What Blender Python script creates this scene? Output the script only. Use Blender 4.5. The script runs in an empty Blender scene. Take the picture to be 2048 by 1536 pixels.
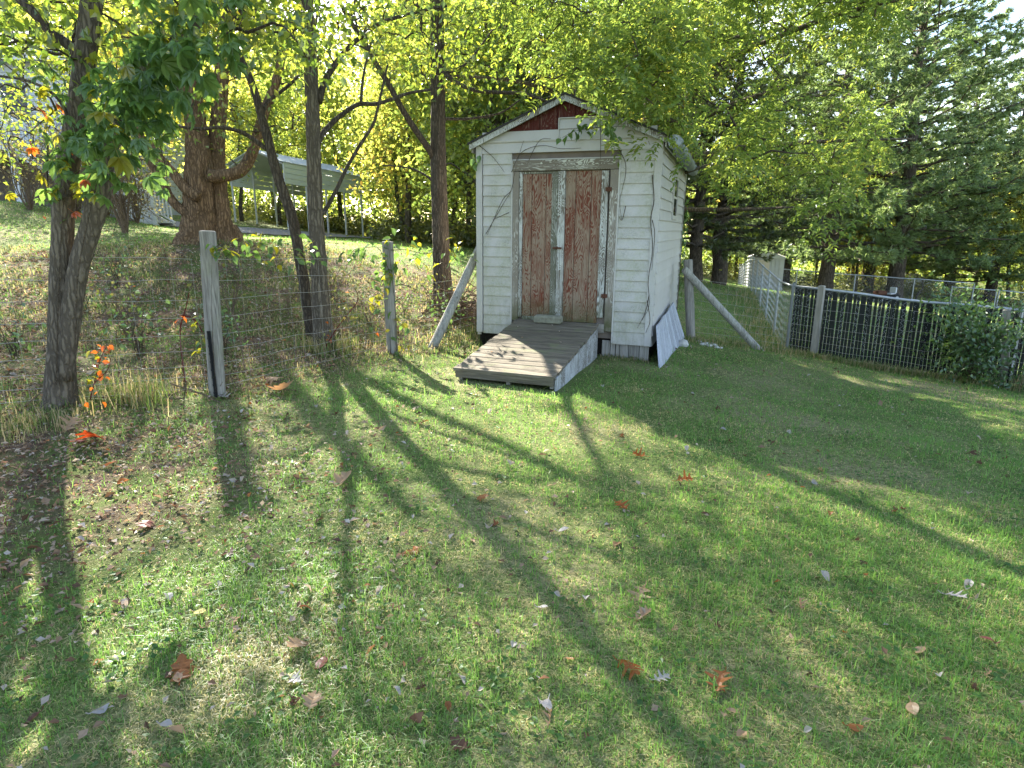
import bpy, math, random
import numpy as np
from mathutils import Vector, Matrix

sc = bpy.context.scene
COL = sc.collection
R = math.radians

# ------------------------------------------------------------------ camera, sky, sun, exposure
F_PX, PITCH, EYE = 1250.0, 13.8, 1.6
cam = bpy.data.cameras.new("camera")
cam_o = bpy.data.objects.new("camera", cam)
COL.objects.link(cam_o)
cam_o.location = (0, 0, EYE)
cam_o.rotation_euler = (R(90 - PITCH), 0, 0)
cam.sensor_width = 36
cam.lens = 36 * F_PX / 2048
cam.clip_start, cam.clip_end = 0.05, 3000
sc.camera = cam_o

SUN_EL, SUN_AZ = 33.0, -25.0
SKY_STRENGTH, SUN_STRENGTH, EXPOSURE = 0.08, 5.0, 2.68

world = bpy.data.worlds.new("World")
sc.world = world
world.use_nodes = True
wt = world.node_tree
wt.nodes.clear()
w_out = wt.nodes.new("ShaderNodeOutputWorld")
w_bg = wt.nodes.new("ShaderNodeBackground")
w_sky = wt.nodes.new("ShaderNodeTexSky")
w_sky.sky_type = 'NISHITA'
w_sky.sun_disc = False
w_sky.dust_density = 1.0
w_sky.ozone_density = 1.0
w_sky.sun_elevation = R(SUN_EL)
w_sky.sun_rotation = R(SUN_AZ)
w_tc = wt.nodes.new("ShaderNodeTexCoord")
w_map = wt.nodes.new("ShaderNodeMapping")
w_map.inputs['Scale'].default_value = (1, 1, 2.2)
w_map.inputs['Location'].default_value = (0.85, 0.4, 0.1)
w_no = wt.nodes.new("ShaderNodeTexNoise")
w_no.inputs['Scale'].default_value = 2.6
w_no.inputs['Detail'].default_value = 6
w_no.inputs['Roughness'].default_value = 0.55
w_rp = wt.nodes.new("ShaderNodeValToRGB")
w_rp.color_ramp.elements[0].position = 0.54
w_rp.color_ramp.elements[1].position = 0.70
w_mx = wt.nodes.new("ShaderNodeMix")
w_mx.data_type = 'RGBA'
w_mx.inputs['B'].default_value = (6.2, 6.3, 6.6, 1)
wl = wt.links.new
wl(w_tc.outputs['Generated'], w_map.inputs[0])
wl(w_map.outputs[0], w_no.inputs['Vector'])
wl(w_no.outputs['Fac'], w_rp.inputs[0])
wl(w_rp.outputs[0], w_mx.inputs['Factor'])
wl(w_sky.outputs[0], w_mx.inputs['A'])
wl(w_mx.outputs['Result'], w_bg.inputs[0])
w_bg.inputs[1].default_value = SKY_STRENGTH
wl(w_bg.outputs[0], w_out.inputs[0])

TO_SUN = Vector((math.sin(R(SUN_AZ)) * math.cos(R(SUN_EL)), math.cos(R(SUN_AZ)) * math.cos(R(SUN_EL)), math.sin(R(SUN_EL))))
sun = bpy.data.lights.new("sun", 'SUN')
sun.energy = SUN_STRENGTH
sun.angle = R(0.7)
sun.color = (1.0, 0.93, 0.80)
sun_o = bpy.data.objects.new("sun", sun)
COL.objects.link(sun_o)
sun_o.rotation_euler = (-TO_SUN).to_track_quat('-Z', 'Y').to_euler()

sc.view_settings.view_transform = 'Standard'
sc.view_settings.look = 'None'
sc.view_settings.gamma = 1
sc.view_settings.use_curve_mapping = False
sc.view_settings.exposure = EXPOSURE
sc.render.engine = 'CYCLES'
sc.cycles.max_bounces = 6
sc.cycles.diffuse_bounces = 4
sc.cycles.glossy_bounces = 2
sc.cycles.transmission_bounces = 3
sc.cycles.transparent_max_bounces = 6
sc.cycles.caustics_reflective = False
sc.cycles.caustics_refractive = False

# ------------------------------------------------------------------ terrain height and picture-to-place helpers
CP = np.array([(0,0,0),(0,3,0),(-3,2,0),(3,2,-.05),(0,6,-.02),(-4,3.3,.08),(0,-8,0),(-8,-8,.3),(8,-8,-.6),(-10,0,.6),(9,0,-.6),
(-.5,8.9,-.03),(1.84,8.1,-.07),(3,12.3,-.3),(.6,12.8,.1),(-3.75,5,.2),(-2.7,5.5,.15),(-1.58,8.1,.04),(-2.49,7.8,.2),(-1.22,11,.4),(-5.98,12.5,1.42),(-6,15,1.36),(-8,16,1.42),(-9,20,1.42),(-10.2,24,1.45),(-8.25,25,1.31),(-12.2,22,1.75),(-5,20,1.2),
(-14.1,18,2.4),(-6.6,8,.55),(-9.6,12,1.24),(-4.07,4.8,.25),(-2.63,15,1.1),(-1.46,15,.9),(-5.95,18,1.38),(-10.3,29.6,1.6),(-8,34,1.27),(-13.2,31.3,1.98),
(5.97,18,-.5),(3.4,10,-.2),(14.6,40,-1.9),(5.3,10.8,-.57),(7.75,9.5,-.79),(5,11.2,-.55),(5.15,6,-.3),(2.55,2.8,-.07),(4,7.2,-.33),
(18,40,-2.2),(29.3,40,-3.0),(16.5,20,-1.5),(0,60,1.2),(-30,60,3.4),(35,60,-3.6),(-20,20,2.7),(-18,24,2.5),(-12,12,1.6),(11,5,-.9),(0,35,.8),(0,25,.7)], float)
def _K(d):
    return np.where(d > 0, d * d * np.log(d + 1e-9), 0)
_P = CP[:, :2]
_n = len(_P)
_A = np.zeros((_n + 3, _n + 3))
_A[:_n, :_n] = _K(np.linalg.norm(_P[:, None] - _P[None], axis=2)) + np.eye(_n) * .6
_A[:_n, _n] = 1
_A[:_n, _n + 1:] = _P
_A[_n, :_n] = 1
_A[_n + 1:, :_n] = _P.T
_W = np.linalg.solve(_A, np.r_[CP[:, 2], 0, 0, 0])
def ground_z(x, y):
    x = np.asarray(x, float); y = np.asarray(y, float)
    sh = x.shape
    x = x.ravel(); y = y.ravel()
    out = np.empty(len(x))
    for i in range(0, len(x), 20000):
        q = np.stack([np.clip(x[i:i+20000], -32, 38), np.clip(y[i:i+20000], -9, 62)], -1)
        out[i:i+20000] = _K(np.linalg.norm(q[:, None, :] - _P, axis=-1)) @ _W[:_n] + _W[_n] + q @ _W[_n+1:]
    out += 0.012 * np.sin(x * 2.1 + .7) * np.sin(y * 1.7) + 0.008 * np.sin(x * 5.3 + y * 3.1)
    return out.reshape(sh)
def gz(x, y):
    return float(ground_z(np.array([x]), np.array([y]))[0])
_c, _s = math.cos(R(PITCH)), math.sin(R(PITCH))
def ray(px, py):
    xc, yc = px - 1024, py - 768
    return np.array([xc, F_PX * _c - yc * _s, -F_PX * _s - yc * _c])
def at(px, py, Y):
    r = ray(px, py)
    return np.array([0, 0, EYE]) + r * (Y / r[1])
def on_ground(px, py):
    r = ray(px, py)
    r = r / r[1]
    Y = 1.2
    while Y < 70:
        if EYE + r[2] * Y < gz(r[0] * Y, Y):
            break
        Y += .05
    return np.array([r[0] * Y, Y, gz(r[0] * Y, Y)])

# ------------------------------------------------------------------ mesh helpers
class Geo:
    def __init__(self):
        self.V, self.T, self.Q, self.n = [], [], [], 0
    def add(self, V, T=None, Q=None):
        V = np.asarray(V, float).reshape(-1, 3)
        if T is not None and len(T):
            self.T.append(np.asarray(T, int).reshape(-1, 3) + self.n)
        if Q is not None and len(Q):
            self.Q.append(np.asarray(Q, int).reshape(-1, 4) + self.n)
        self.V.append(V)
        self.n += len(V)
        return self
    def box(self, x0, x1, y0, y1, z0, z1, M=None, o=None, bev=0.0):
        if bev > 0:
            b = bev
            V = []
            for z, i in ((z0, b), (z0 + b, 0), (z1 - b, 0), (z1, b)):
                V += [(x0 + i, y0 + i, z), (x1 - i, y0 + i, z), (x1 - i, y1 - i, z), (x0 + i, y1 - i, z)]
            Q = [(3, 2, 1, 0), (12, 13, 14, 15)]
            for k in range(3):
                for j in range(4):
                    a, c = k * 4 + j, k * 4 + (j + 1) % 4
                    Q.append((a, c, c + 4, a + 4))
        else:
            V = [(x0,y0,z0),(x1,y0,z0),(x1,y1,z0),(x0,y1,z0),(x0,y0,z1),(x1,y0,z1),(x1,y1,z1),(x0,y1,z1)]
            Q = [(3,2,1,0),(4,5,6,7),(0,1,5,4),(1,2,6,5),(2,3,7,6),(3,0,4,7)]
        V = np.array(V, float)
        if M is not None:
            V = V @ np.asarray(M, float).T
        if o is not None:
            V = V + np.asarray(o, float)
        return self.add(V, Q=Q)
    def prism(self, poly, axis_from, axis_to):
        """poly: points (a, b) in the x-z plane, extruded in y from axis_from to axis_to"""
        n = len(poly)
        V = [(a, axis_from, b) for a, b in poly] + [(a, axis_to, b) for a, b in poly]
        Q = [(i, (i + 1) % n, (i + 1) % n + n, i + n) for i in range(n)]
        T = [(0, i, i + 1) for i in range(1, n - 1)] + [(n, n + i + 1, n + i) for i in range(1, n - 1)]
        return self.add(V, T=T, Q=Q)
    def tube(self, pts, radii, sides=6, cap=True, ridge=0.0, seed=0, smooth=0, flat=None):
        pts = np.asarray(pts, float)
        radii = np.broadcast_to(np.asarray(radii, float), (len(pts),))
        if smooth:
            pts, radii = catmull(pts, radii, smooth)
        n = len(pts)
        t = np.gradient(pts, axis=0)
        t /= np.linalg.norm(t, axis=1)[:, None] + 1e-9
        ref = np.array([0, 0, 1.]) if abs(t[0, 2]) < .9 else np.array([1., 0, 0])
        N = np.cross(t[0], ref); N /= np.linalg.norm(N)
        Ns = np.empty((n, 3)); Ns[0] = N
        for i in range(1, n):
            N = N - t[i] * (N @ t[i])
            N /= np.linalg.norm(N) + 1e-9
            Ns[i] = N
        B = np.cross(t, Ns)
        th = np.linspace(0, 2 * math.pi, sides, endpoint=False)
        rr = np.ones((n, sides))
        if ridge:
            rg = np.random.default_rng(seed)
            arc = np.r_[0, np.cumsum(np.linalg.norm(np.diff(pts, axis=0), axis=1))]
            for k in (5, 9, 14):
                ph = rg.uniform(0, 6.28)
                wob = .8 * np.sin(arc * rg.uniform(2, 5) + rg.uniform(0, 6)) + .5 * np.sin(arc * rg.uniform(8, 14))
                rr += ridge * (np.abs(np.sin(th[None] * k / 2 + ph + wob[:, None])) - .6) * (5 / k) ** .4
            rr += ridge * .5 * rg.normal(size=(n, sides))
        V = pts[:, None] + (radii[:, None] * rr)[..., None] * (np.cos(th)[None, :, None] * Ns[:, None] + np.sin(th)[None, :, None] * B[:, None])
        V = V.reshape(-1, 3)
        i = np.arange(n - 1)[:, None] * sides
        j = np.arange(sides)[None]
        k = (j + 1) % sides
        Q = np.stack([i + j, i + k, i + sides + k, i + sides + j], -1).reshape(-1, 4)
        T = []
        if cap:
            V = np.vstack([V, pts[0], pts[-1]])
            a, b = n * sides, n * sides + 1
            jj = np.arange(sides); kk = (jj + 1) % sides
            T = np.vstack([np.stack([np.full(sides, a), kk, jj], -1), np.stack([np.full(sides, b), (n - 1) * sides + jj, (n - 1) * sides + kk], -1)])
        return self.add(V, T=T, Q=Q)

def catmull(pts, radii, m):
    p = np.vstack([2 * pts[0] - pts[1], pts, 2 * pts[-1] - pts[-2]])
    r = np.r_[radii[0], radii, radii[-1]]
    out, ro = [], []
    for i in range(1, len(p) - 2):
        for k in range(m):
            t = k / m
            out.append(.5 * (2*p[i] + (p[i+1]-p[i-1])*t + (2*p[i-1]-5*p[i]+4*p[i+1]-p[i+2])*t*t + (3*p[i]-p[i-1]-3*p[i+1]+p[i+2])*t**3))
            ro.append(r[i] * (1 - t) + r[i+1] * t)
    out.append(p[-2]); ro.append(r[-2])
    return np.array(out), np.array(ro)

def mesh_from(name, V, T, Q):
    me = bpy.data.meshes.new(name)
    V = np.asarray(V, np.float32)
    nt_, nq = len(T), len(Q)
    me.vertices.add(len(V))
    me.vertices.foreach_set('co', V.ravel())
    me.loops.add(nt_ * 3 + nq * 4)
    li = np.concatenate([np.asarray(T, np.int32).ravel(), np.asarray(Q, np.int32).ravel()]).astype(np.int32)
    me.loops.foreach_set('vertex_index', li)
    me.polygons.add(nt_ + nq)
    st = np.concatenate([np.arange(nt_) * 3, nt_ * 3 + np.arange(nq) * 4]).astype(np.int32)
    me.polygons.foreach_set('loop_start', st)
    me.update(calc_edges=True)
    return me

def build(geo, name, mat, parent=None, origin=None, smooth=False, loc=None, **props):
    V = np.vstack(geo.V)
    if origin is not None:
        V = V - np.asarray(origin, float)
    T = np.vstack(geo.T) if geo.T else np.zeros((0, 3), int)
    Q = np.vstack(geo.Q) if geo.Q else np.zeros((0, 4), int)
    me = mesh_from(name, V, T, Q)
    me.materials.append(mat)
    me.polygons.foreach_set('use_smooth', np.full(len(me.polygons), bool(smooth)))
    o = bpy.data.objects.new(name, me)
    COL.objects.link(o)
    if parent is not None:
        o.parent = parent
    if loc is not None:
        o.location = loc
    for k, v in props.items():
        o[k] = v
    return o

def thing(name, label, cat, loc=(0, 0, 0), rot=(0, 0, 0), group=None):
    o = bpy.data.objects.new(name, None)
    COL.objects.link(o)
    o.location = loc
    o.rotation_euler = rot
    o['label'] = label
    o['category'] = cat
    if group:
        o['group'] = group
    return o

def copy_obj(src, parent=None):
    o = src.copy()
    COL.objects.link(o)
    if parent is not None:
        o.parent = parent
    return o

def dup(root, loc, rotz=0, scale=1, label=None, group=None):
    r = copy_obj(root)
    r.location = loc
    r.rotation_euler = (0, 0, rotz)
    r.scale = (scale, scale, scale) if np.isscalar(scale) else scale
    if label:
        r['label'] = label
    if group:
        r['group'] = group
    for ch in list(root.children):
        c = copy_obj(ch, r)
        for g2 in list(ch.children):
            copy_obj(g2, c)
    return r

# leaves -----------------------------------------------------------
def unit(v):
    return v / (np.linalg.norm(v, axis=-1, keepdims=True) + 1e-9)

def kites(rng, P, D, L, W, fold=.12, flat=0.0):
    """one folded leaf (two triangles) at each P, tip towards D"""
    n = len(P)
    D = unit(D)
    U = rng.normal(size=(n, 3))
    U[:, 2] += flat
    S = unit(np.cross(D, U))
    N = np.cross(S, D)
    L = np.broadcast_to(np.asarray(L, float), (n,))[:, None]
    W = np.broadcast_to(np.asarray(W, float), (n,))[:, None]
    up = N * L * fold
    V = np.stack([P, P + D * L * .45 - S * W * .5 + up, P + D * L, P + D * L * .45 + S * W * .5 + up], 1).reshape(-1, 3)
    b = np.arange(n)[:, None] * 4
    T = np.concatenate([b + np.array([[0, 1, 2]]), b + np.array([[0, 2, 3]])], 0)
    return V, T

def pinnates(rng, P, D, n=9, L=.28, leafl=.1, leafw=.035):
    """compound leaves: n leaflets in pairs along a drooping rachis"""
    m = len(P)
    D = unit(D)
    S = unit(np.cross(D, np.array([0, 0, 1.]) + rng.normal(size=(m, 3)) * .35))
    Ls = L * rng.uniform(.7, 1.2, m)[:, None]
    base, dirs = [], []
    for j in range(n):
        k = j // 2
        t = .25 + .75 * (k + .5) / ((n + 1) / 2)
        p = P + D * Ls * t + np.array([0, 0, -1.]) * Ls * .35 * t * t
        if j == n - 1:
            d = D + np.array([0, 0, -.7])
        else:
            sgn = 1 if j % 2 else -1
            d = D * .5 + S * sgn * .85 + np.array([0, 0, -.25])
        base.append(p)
        dirs.append(d + rng.normal(size=(m, 3)) * .16)
    P2 = np.stack(base, 1).reshape(-1, 3)
    D2 = np.stack(dirs, 1).reshape(-1, 3)
    q = len(P2)
    return kites(rng, P2, D2, leafl * rng.uniform(.75, 1.2, q), leafw * rng.uniform(.8, 1.2, q), flat=2.5)

def connect(geo, nodes, clusters, r0=.014, r1=.004, sides=4, sag=.08, rng=None):
    """twigs from the nearest branch point to every leaf cluster, each new twig joining the skeleton"""
    nodes = np.asarray(nodes, float)
    d0 = np.array([np.min(np.linalg.norm(nodes - c, axis=1)) for c in clusters])
    for ci in np.argsort(d0):
        c = clusters[ci]
        d = np.linalg.norm(nodes - c, axis=1) + .35 * np.maximum(0, nodes[:, 2] - c[2])
        p = nodes[np.argmin(d)]
        L = np.linalg.norm(c - p)
        t = np.linspace(0, 1, 5)[:, None]
        path = p + (c - p) * t + np.array([0, 0, 1]) * (sag * L * 4 * t * (1 - t))
        path[1:-1] += rng.normal(size=(3, 3)) * .05 * L
        k = min(1.8, .6 + L / 1.5)
        geo.tube(path, np.linspace(r0 * k, r1, 5), sides=sides, cap=False)
        nodes = np.vstack([nodes, path[1:]])
    return nodes

# ------------------------------------------------------------------ materials
class NT:
    def __init__(self, name):
        self.m = bpy.data.materials.new(name)
        self.m.use_nodes = True
        self.t = self.m.node_tree
        self.t.nodes.clear()
        self.out = self.t.nodes.new("ShaderNodeOutputMaterial")
        self.tc = None
    def n(self, typ, **kw):
        o = self.t.nodes.new("ShaderNode" + typ)
        for k, v in kw.items():
            setattr(o, k, v)
        return o
    def set(self, sock, v):
        if hasattr(v, 'is_output'):
            self.t.links.new(v, sock)
        else:
            if isinstance(v, tuple) and len(v) == 3 and sock.type == 'RGBA':
                v = (*v, 1)
            sock.default_value = v
    def obj(self):
        if self.tc is None:
            self.tc = self.n("TexCoord")
        return self.tc.outputs['Object']
    def pos(self):
        return self.n("NewGeometry").outputs['Position']
    def rand_island(self):
        return self.n("NewGeometry").outputs['Random Per Island']
    def rand_obj(self):
        return self.n("ObjectInfo").outputs['Random']
    def attr(self, name):
        return self.n("Attribute", attribute_name=name).outputs['Fac']
    def map(self, vec, scale=(1, 1, 1), loc=(0, 0, 0), rot=(0, 0, 0)):
        o = self.n("Mapping")
        self.set(o.inputs[0], vec)
        o.inputs['Location'].default_value = loc
        o.inputs['Scale'].default_value = scale
        o.inputs['Rotation'].default_value = rot
        return o.outputs[0]
    def noise(self, vec, scale, detail=4, rough=.55, dist=0.0):
        o = self.n("TexNoise")
        self.set(o.inputs['Vector'], vec)
        o.inputs['Scale'].default_value = scale
        o.inputs['Detail'].default_value = detail
        o.inputs['Roughness'].default_value = rough
        o.inputs['Distortion'].default_value = dist
        return o.outputs['Fac']
    def voro(self, vec, scale, feature='F1', out='Distance'):
        o = self.n("TexVoronoi", feature=feature)
        self.set(o.inputs['Vector'], vec)
        o.inputs['Scale'].default_value = scale
        return o.outputs[out]
    def ramp(self, fac, stops, interp='LINEAR'):
        o = self.n("ValToRGB")
        self.set(o.inputs[0], fac)
        cr = o.color_ramp
        cr.interpolation = interp
        while len(cr.elements) < len(stops):
            cr.elements.new(.5)
        for e, (p, c) in zip(cr.elements, stops):
            e.position = p
            e.color = (*c, 1) if isinstance(c, tuple) else (c, c, c, 1)
        return o.outputs[0]
    def math(self, op, a, b=0.0, clamp=False):
        o = self.n("Math", operation=op, use_clamp=clamp)
        self.set(o.inputs[0], a)
        self.set(o.inputs[1], b)
        return o.outputs[0]
    def mix(self, fac, a, b, mode='MIX'):
        o = self.n("Mix", data_type='RGBA', blend_type=mode)
        self.set(o.inputs['Factor'], fac)
        self.set(o.inputs['A'], a)
        self.set(o.inputs['B'], b)
        return o.outputs['Result']
    def sep(self, vec):
        o = self.n("SeparateXYZ")
        self.set(o.inputs[0], vec)
        return o.outputs
    def bump(self, h, strength=.5, dist=.01):
        o = self.n("Bump")
        self.set(o.inputs['Height'], h)
        o.inputs['Strength'].default_value = strength
        o.inputs['Distance'].default_value = dist
        return o.outputs[0]
    def principled(self, color, rough=.8, bump=None, metal=0.0, spec=.3):
        o = self.n("BsdfPrincipled")
        self.set(o.inputs['Base Color'], color)
        self.set(o.inputs['Roughness'], rough)
        o.inputs['Metallic'].default_value = metal
        o.inputs['Specular IOR Level'].default_value = spec
        if bump is not None:
            self.set(o.inputs['Normal'], bump)
        self.t.links.new(o.outputs[0], self.out.inputs[0])
        return self.m
    def leaf(self, color, trans_color, trans=.5, gloss=.06):
        d = self.n("BsdfDiffuse"); self.set(d.inputs[0], color)
        t = self.n("BsdfTranslucent"); self.set(t.inputs[0], trans_color)
        m = self.n("MixShader"); m.inputs[0].default_value = trans
        self.t.links.new(d.outputs[0], m.inputs[1]); self.t.links.new(t.outputs[0], m.inputs[2])
        g = self.n("BsdfGlossy"); g.inputs['Roughness'].default_value = .38
        g.inputs[0].default_value = (.9, .95, 1, 1)
        m2 = self.n("MixShader"); m2.inputs[0].default_value = gloss
        self.t.links.new(m.outputs[0], m2.inputs[1]); self.t.links.new(g.outputs[0], m2.inputs[2])
        self.t.links.new(m2.outputs[0], self.out.inputs[0])
        return self.m

def leaf_mat(name, stops, trans=.5, tboost=1.8, gloss=.05, nscale=.9, wr=.55, per_obj=0.0):
    t = NT(name)
    nz = t.math('ADD', t.math('MULTIPLY', t.math('SUBTRACT', t.noise(t.pos(), nscale, 3), .5), 2.4), .5, clamp=True)
    n2 = t.math('ADD', t.math('MULTIPLY', t.rand_island(), wr), t.math('MULTIPLY', nz, 1 - wr))
    if per_obj:
        n2 = t.math('ADD', n2, t.math('MULTIPLY', t.math('SUBTRACT', t.rand_obj(), .5), per_obj))
    c = t.ramp(n2, stops)
    tc = t.mix(1.0, c, (tboost, tboost * .98, tboost * .75), 'MULTIPLY')
    return t.leaf(c, tc, trans, gloss)

def bark_mat(name, dark, light, scale=9, stretch=.16, moss=None):
    t = NT(name)
    v = t.map(t.obj(), (1, 1, stretch))
    n1 = t.math('ADD', t.math('MULTIPLY', t.noise(v, scale * 3, 6, .68, .8), .6), t.math('MULTIPLY', t.noise(t.map(t.obj(), (1, 1, stretch * 2.6)), scale * 9, 5, .7, .5), .4))
    wv = t.n('VectorMath', operation='ADD')
    t.set(wv.inputs[0], t.map(t.obj(), (1, 1, stretch * .8)))
    wn = t.n('TexNoise'); t.set(wn.inputs['Vector'], t.obj()); wn.inputs['Scale'].default_value = 9
    sc_n = t.n('VectorMath', operation='SCALE'); t.set(sc_n.inputs[0], wn.outputs['Color']); sc_n.inputs['Scale'].default_value = .05
    t.set(wv.inputs[1], sc_n.outputs[0])
    n2 = t.math('MULTIPLY', t.voro(wv.outputs[0], scale * 3.2, 'DISTANCE_TO_EDGE'), 3.2, clamp=True)
    f = t.math('MULTIPLY', n1, t.math('ADD', t.math('MULTIPLY', n2, .75), .5))
    c = t.ramp(f, [(.16, tuple(x * .6 for x in dark)), (.34, dark), (.60, light)])
    big = t.noise(t.obj(), 1.7, 3)
    c = t.mix(t.math('MULTIPLY', big, .5), c, tuple(x * 1.35 for x in light))
    if moss:
        c = t.mix(t.ramp(t.noise(t.obj(), 3.2, 5), [(.52, 0.0), (.68, .7)]), c, moss)
    return t.principled(c, .92, t.bump(f, 1.0, .035), spec=.12)

def grey_wood(name, light=(.42, .40, .37), dark=(.16, .145, .125), axis='z', seed=0.0, green=.25):
    t = NT(name)
    st = {'x': (.06, 1, 1), 'y': (1, .06, 1), 'z': (1, 1, .06)}[axis]
    off = t.math('MULTIPLY', t.rand_obj(), 13.7)
    cb = t.n("CombineXYZ"); t.set(cb.inputs[0], off); t.set(cb.inputs[1], off); t.set(cb.inputs[2], off)
    va = t.n("VectorMath", operation='ADD'); t.set(va.inputs[0], t.obj()); t.set(va.inputs[1], cb.outputs[0])
    p = va.outputs[0]
    g = t.noise(t.map(p, st), 60, 6, .7, .3)
    g2 = t.noise(t.map(p, st), 14, 4, .6)
    c = t.ramp(t.math('ADD', t.math('MULTIPLY', g, .65), t.math('MULTIPLY', g2, .35)), [(.33, dark), (.62, light)])
    crack = t.ramp(t.noise(t.map(p, tuple(s * (.6 if s < 1 else 1) for s in st)), 26, 3, .5), [(.28, 1.0), (.33, 0.0)])
    c = t.mix(crack, c, tuple(x * .35 for x in dark))
    tone = t.ramp(t.rand_obj(), [(0, .78), (1, 1.12)])
    c = t.mix(1.0, c, tone, 'MULTIPLY')
    if green:
        c = t.mix(t.ramp(t.noise(p, 4, 4), [(.55, 0.0), (.75, green)]), c, (.16, .18, .09))
    h = t.math('SUBTRACT', g, t.math('MULTIPLY', crack, .8))
    return t.principled(c, .88, t.bump(h, .6, .004), spec=.15)

# ------------------------------------------------------------------ material palette
M_BARK_GREY = bark_mat("bark_grey", (.045, .036, .028), (.20, .165, .125))
M_BARK_DARK = bark_mat("bark_dark", (.03, .024, .019), (.13, .105, .08))
M_BARK_TAN = bark_mat("bark_tan", (.05, .032, .02), (.25, .165, .10), 7, .14)
M_BARK_FAR = bark_mat("bark_far", (.04, .034, .027), (.13, .11, .085), 4, .2)
M_TWIG = bark_mat("twig", (.05, .038, .028), (.16, .125, .09), 20, .3)
M_DRY_TWIG = bark_mat("dry_twig", (.10, .07, .05), (.30, .22, .16), 20, .3)
M_RED_STEM = bark_mat("red_stem", (.10, .018, .02), (.22, .04, .04), 20, .3)
M_GREYW = grey_wood("weathered_wood")
M_GREYW_X = grey_wood("weathered_plank", (.36, .33, .29), (.10, .09, .075), 'x', green=.3)
M_RAMP = grey_wood('ramp_plank', (.225, .195, .15), (.055, .047, .034), 'x', green=.75)
M_POST = grey_wood("weathered_post", (.34, .32, .29), (.10, .09, .078), 'z', green=.35)
M_POST_PALE = grey_wood("pale_post", (.40, .37, .32), (.20, .18, .145), 'z', green=.2)
M_PANEL = grey_wood("silvered_board", (.52, .54, .60), (.24, .25, .29), 'z', green=.1)
M_LOG = grey_wood("weathered_log", (.40, .39, .36), (.13, .12, .105), 'z', green=.55)

def simple(name, col, rough=.6, metal=0.0, spec=.3, var=.12, scale=6, bump=0):
    t = NT(name)
    n = t.noise(t.obj(), scale, 5, .6)
    c = t.mix(n, tuple(x * (1 - var * 2) for x in col), tuple(min(1, x * (1 + var * 1.6)) for x in col))
    return t.principled(c, rough, t.bump(n, bump, .01) if bump else None, metal, spec)

M_GALV = simple("galvanised_steel", (.45, .47, .49), .5, .5, .4, .15, 30)
M_WIRE = simple("fence_wire", (.42, .40, .37), .5, .4, .4, .2, 40)
M_SLAT = simple("dark_green_slat", (.024, .026, .022), .8, 0, .25, .2, 20)
M_STAKE = simple("black_steel", (.02, .02, .022), .6, .2, .3, .2, 40)
M_WHITE = simple("white_paint", (.62, .63, .64), .55, 0, .3, .06, 5)
M_CARPORT = simple("pale_green_metal", (.60, .66, .62), .45, .1, .4, .06, 3)
M_CARROOF = simple("pale_roof_metal", (.62, .66, .70), .35, .3, .5, .08, 3)
M_BLACK = simple("black_rubber", (.015, .015, .016), .7, 0, .3, .2, 9)
M_DARKGLASS = simple("dark_glass", (.012, .014, .018), .08, 0, .5, .1, 3)
M_ROOF = simple("asphalt_shingle", (.055, .052, .05), .95, 0, .1, .35, 60, .6)
M_STONE = simple("pale_stone", (.5, .49, .46), .9, 0, .2, .25, 14, .6)
M_CONCRETE = simple("mossy_concrete", (.24, .235, .18), .95, 0, .1, .35, 18, .8)
M_HSIDING = simple("house_siding", (.50, .52, .55), .6, 0, .3, .05, 3)
M_HROOF = simple("house_shingle", (.33, .33, .34), .9, 0, .2, .2, 30, .4)
M_TANMETAL = simple("tan_metal", (.52, .44, .34), .6, .1, .3, .08, 4)
M_GUTTER = simple("dull_zinc", (.33, .36, .40), .5, .6, .4, .35, 9, .3)
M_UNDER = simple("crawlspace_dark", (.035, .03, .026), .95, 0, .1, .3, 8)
M_HBASE = simple("brown_block", (.20, .165, .14), .9, 0, .1, .2, 8)
M_RUST = simple("rusty_iron", (.13, .06, .04), .8, .3, .2, .3, 30)

# vinyl siding: white with grime and green algae
def vinyl(name, alg):
    t = NT(name)
    p = t.obj()
    c = t.mix(t.noise(p, 1.3, 3), (.455, .43, .415), (.55, .525, .505))
    a = t.math('MULTIPLY', t.ramp(t.noise(p, 3.1, 5, .65), [(.36, 0.0), (.58, 1.0)]), t.ramp(t.noise(p, 34, 4, .7), [(.35, .25), (.65, 1.0)]))
    c = t.mix(t.math('MULTIPLY', a, alg), c, (.36, .365, .25))
    g = t.math('MULTIPLY', t.ramp(t.noise(p, 6, 5, .7), [(.46, 0.0), (.7, 1.0)]), t.ramp(t.noise(p, 70, 3, .7), [(.45, 0.0), (.62, 1.0)]))
    c = t.mix(t.math('MULTIPLY', g, alg), c, (.22, .21, .18))
    low = t.math('MULTIPLY', t.ramp(t.sep(p)[2], [(.2, 1.0), (.9, 0.0)]), t.ramp(t.noise(t.map(p, (1, 1, .2)), 14, 5, .7), [(.35, 0.0), (.65, 1.0)]))
    c = t.mix(t.math('MULTIPLY', low, alg * .6), c, (.20, .19, .13))
    c = t.mix(1.0, c, t.ramp(t.rand_obj(), [(0, .94), (1, 1.03)]), 'MULTIPLY')
    return t.principled(c, .5, t.bump(t.noise(t.map(p, (.15, 1, 1)), 90, 3), .08, .004), spec=.3)
M_VINYL = vinyl("vinyl_siding_stained", .8)
M_VINYL_CLEAN = vinyl("vinyl_siding", .18)
M_VINYL_TRIM = vinyl("vinyl_trim", .3)

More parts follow.
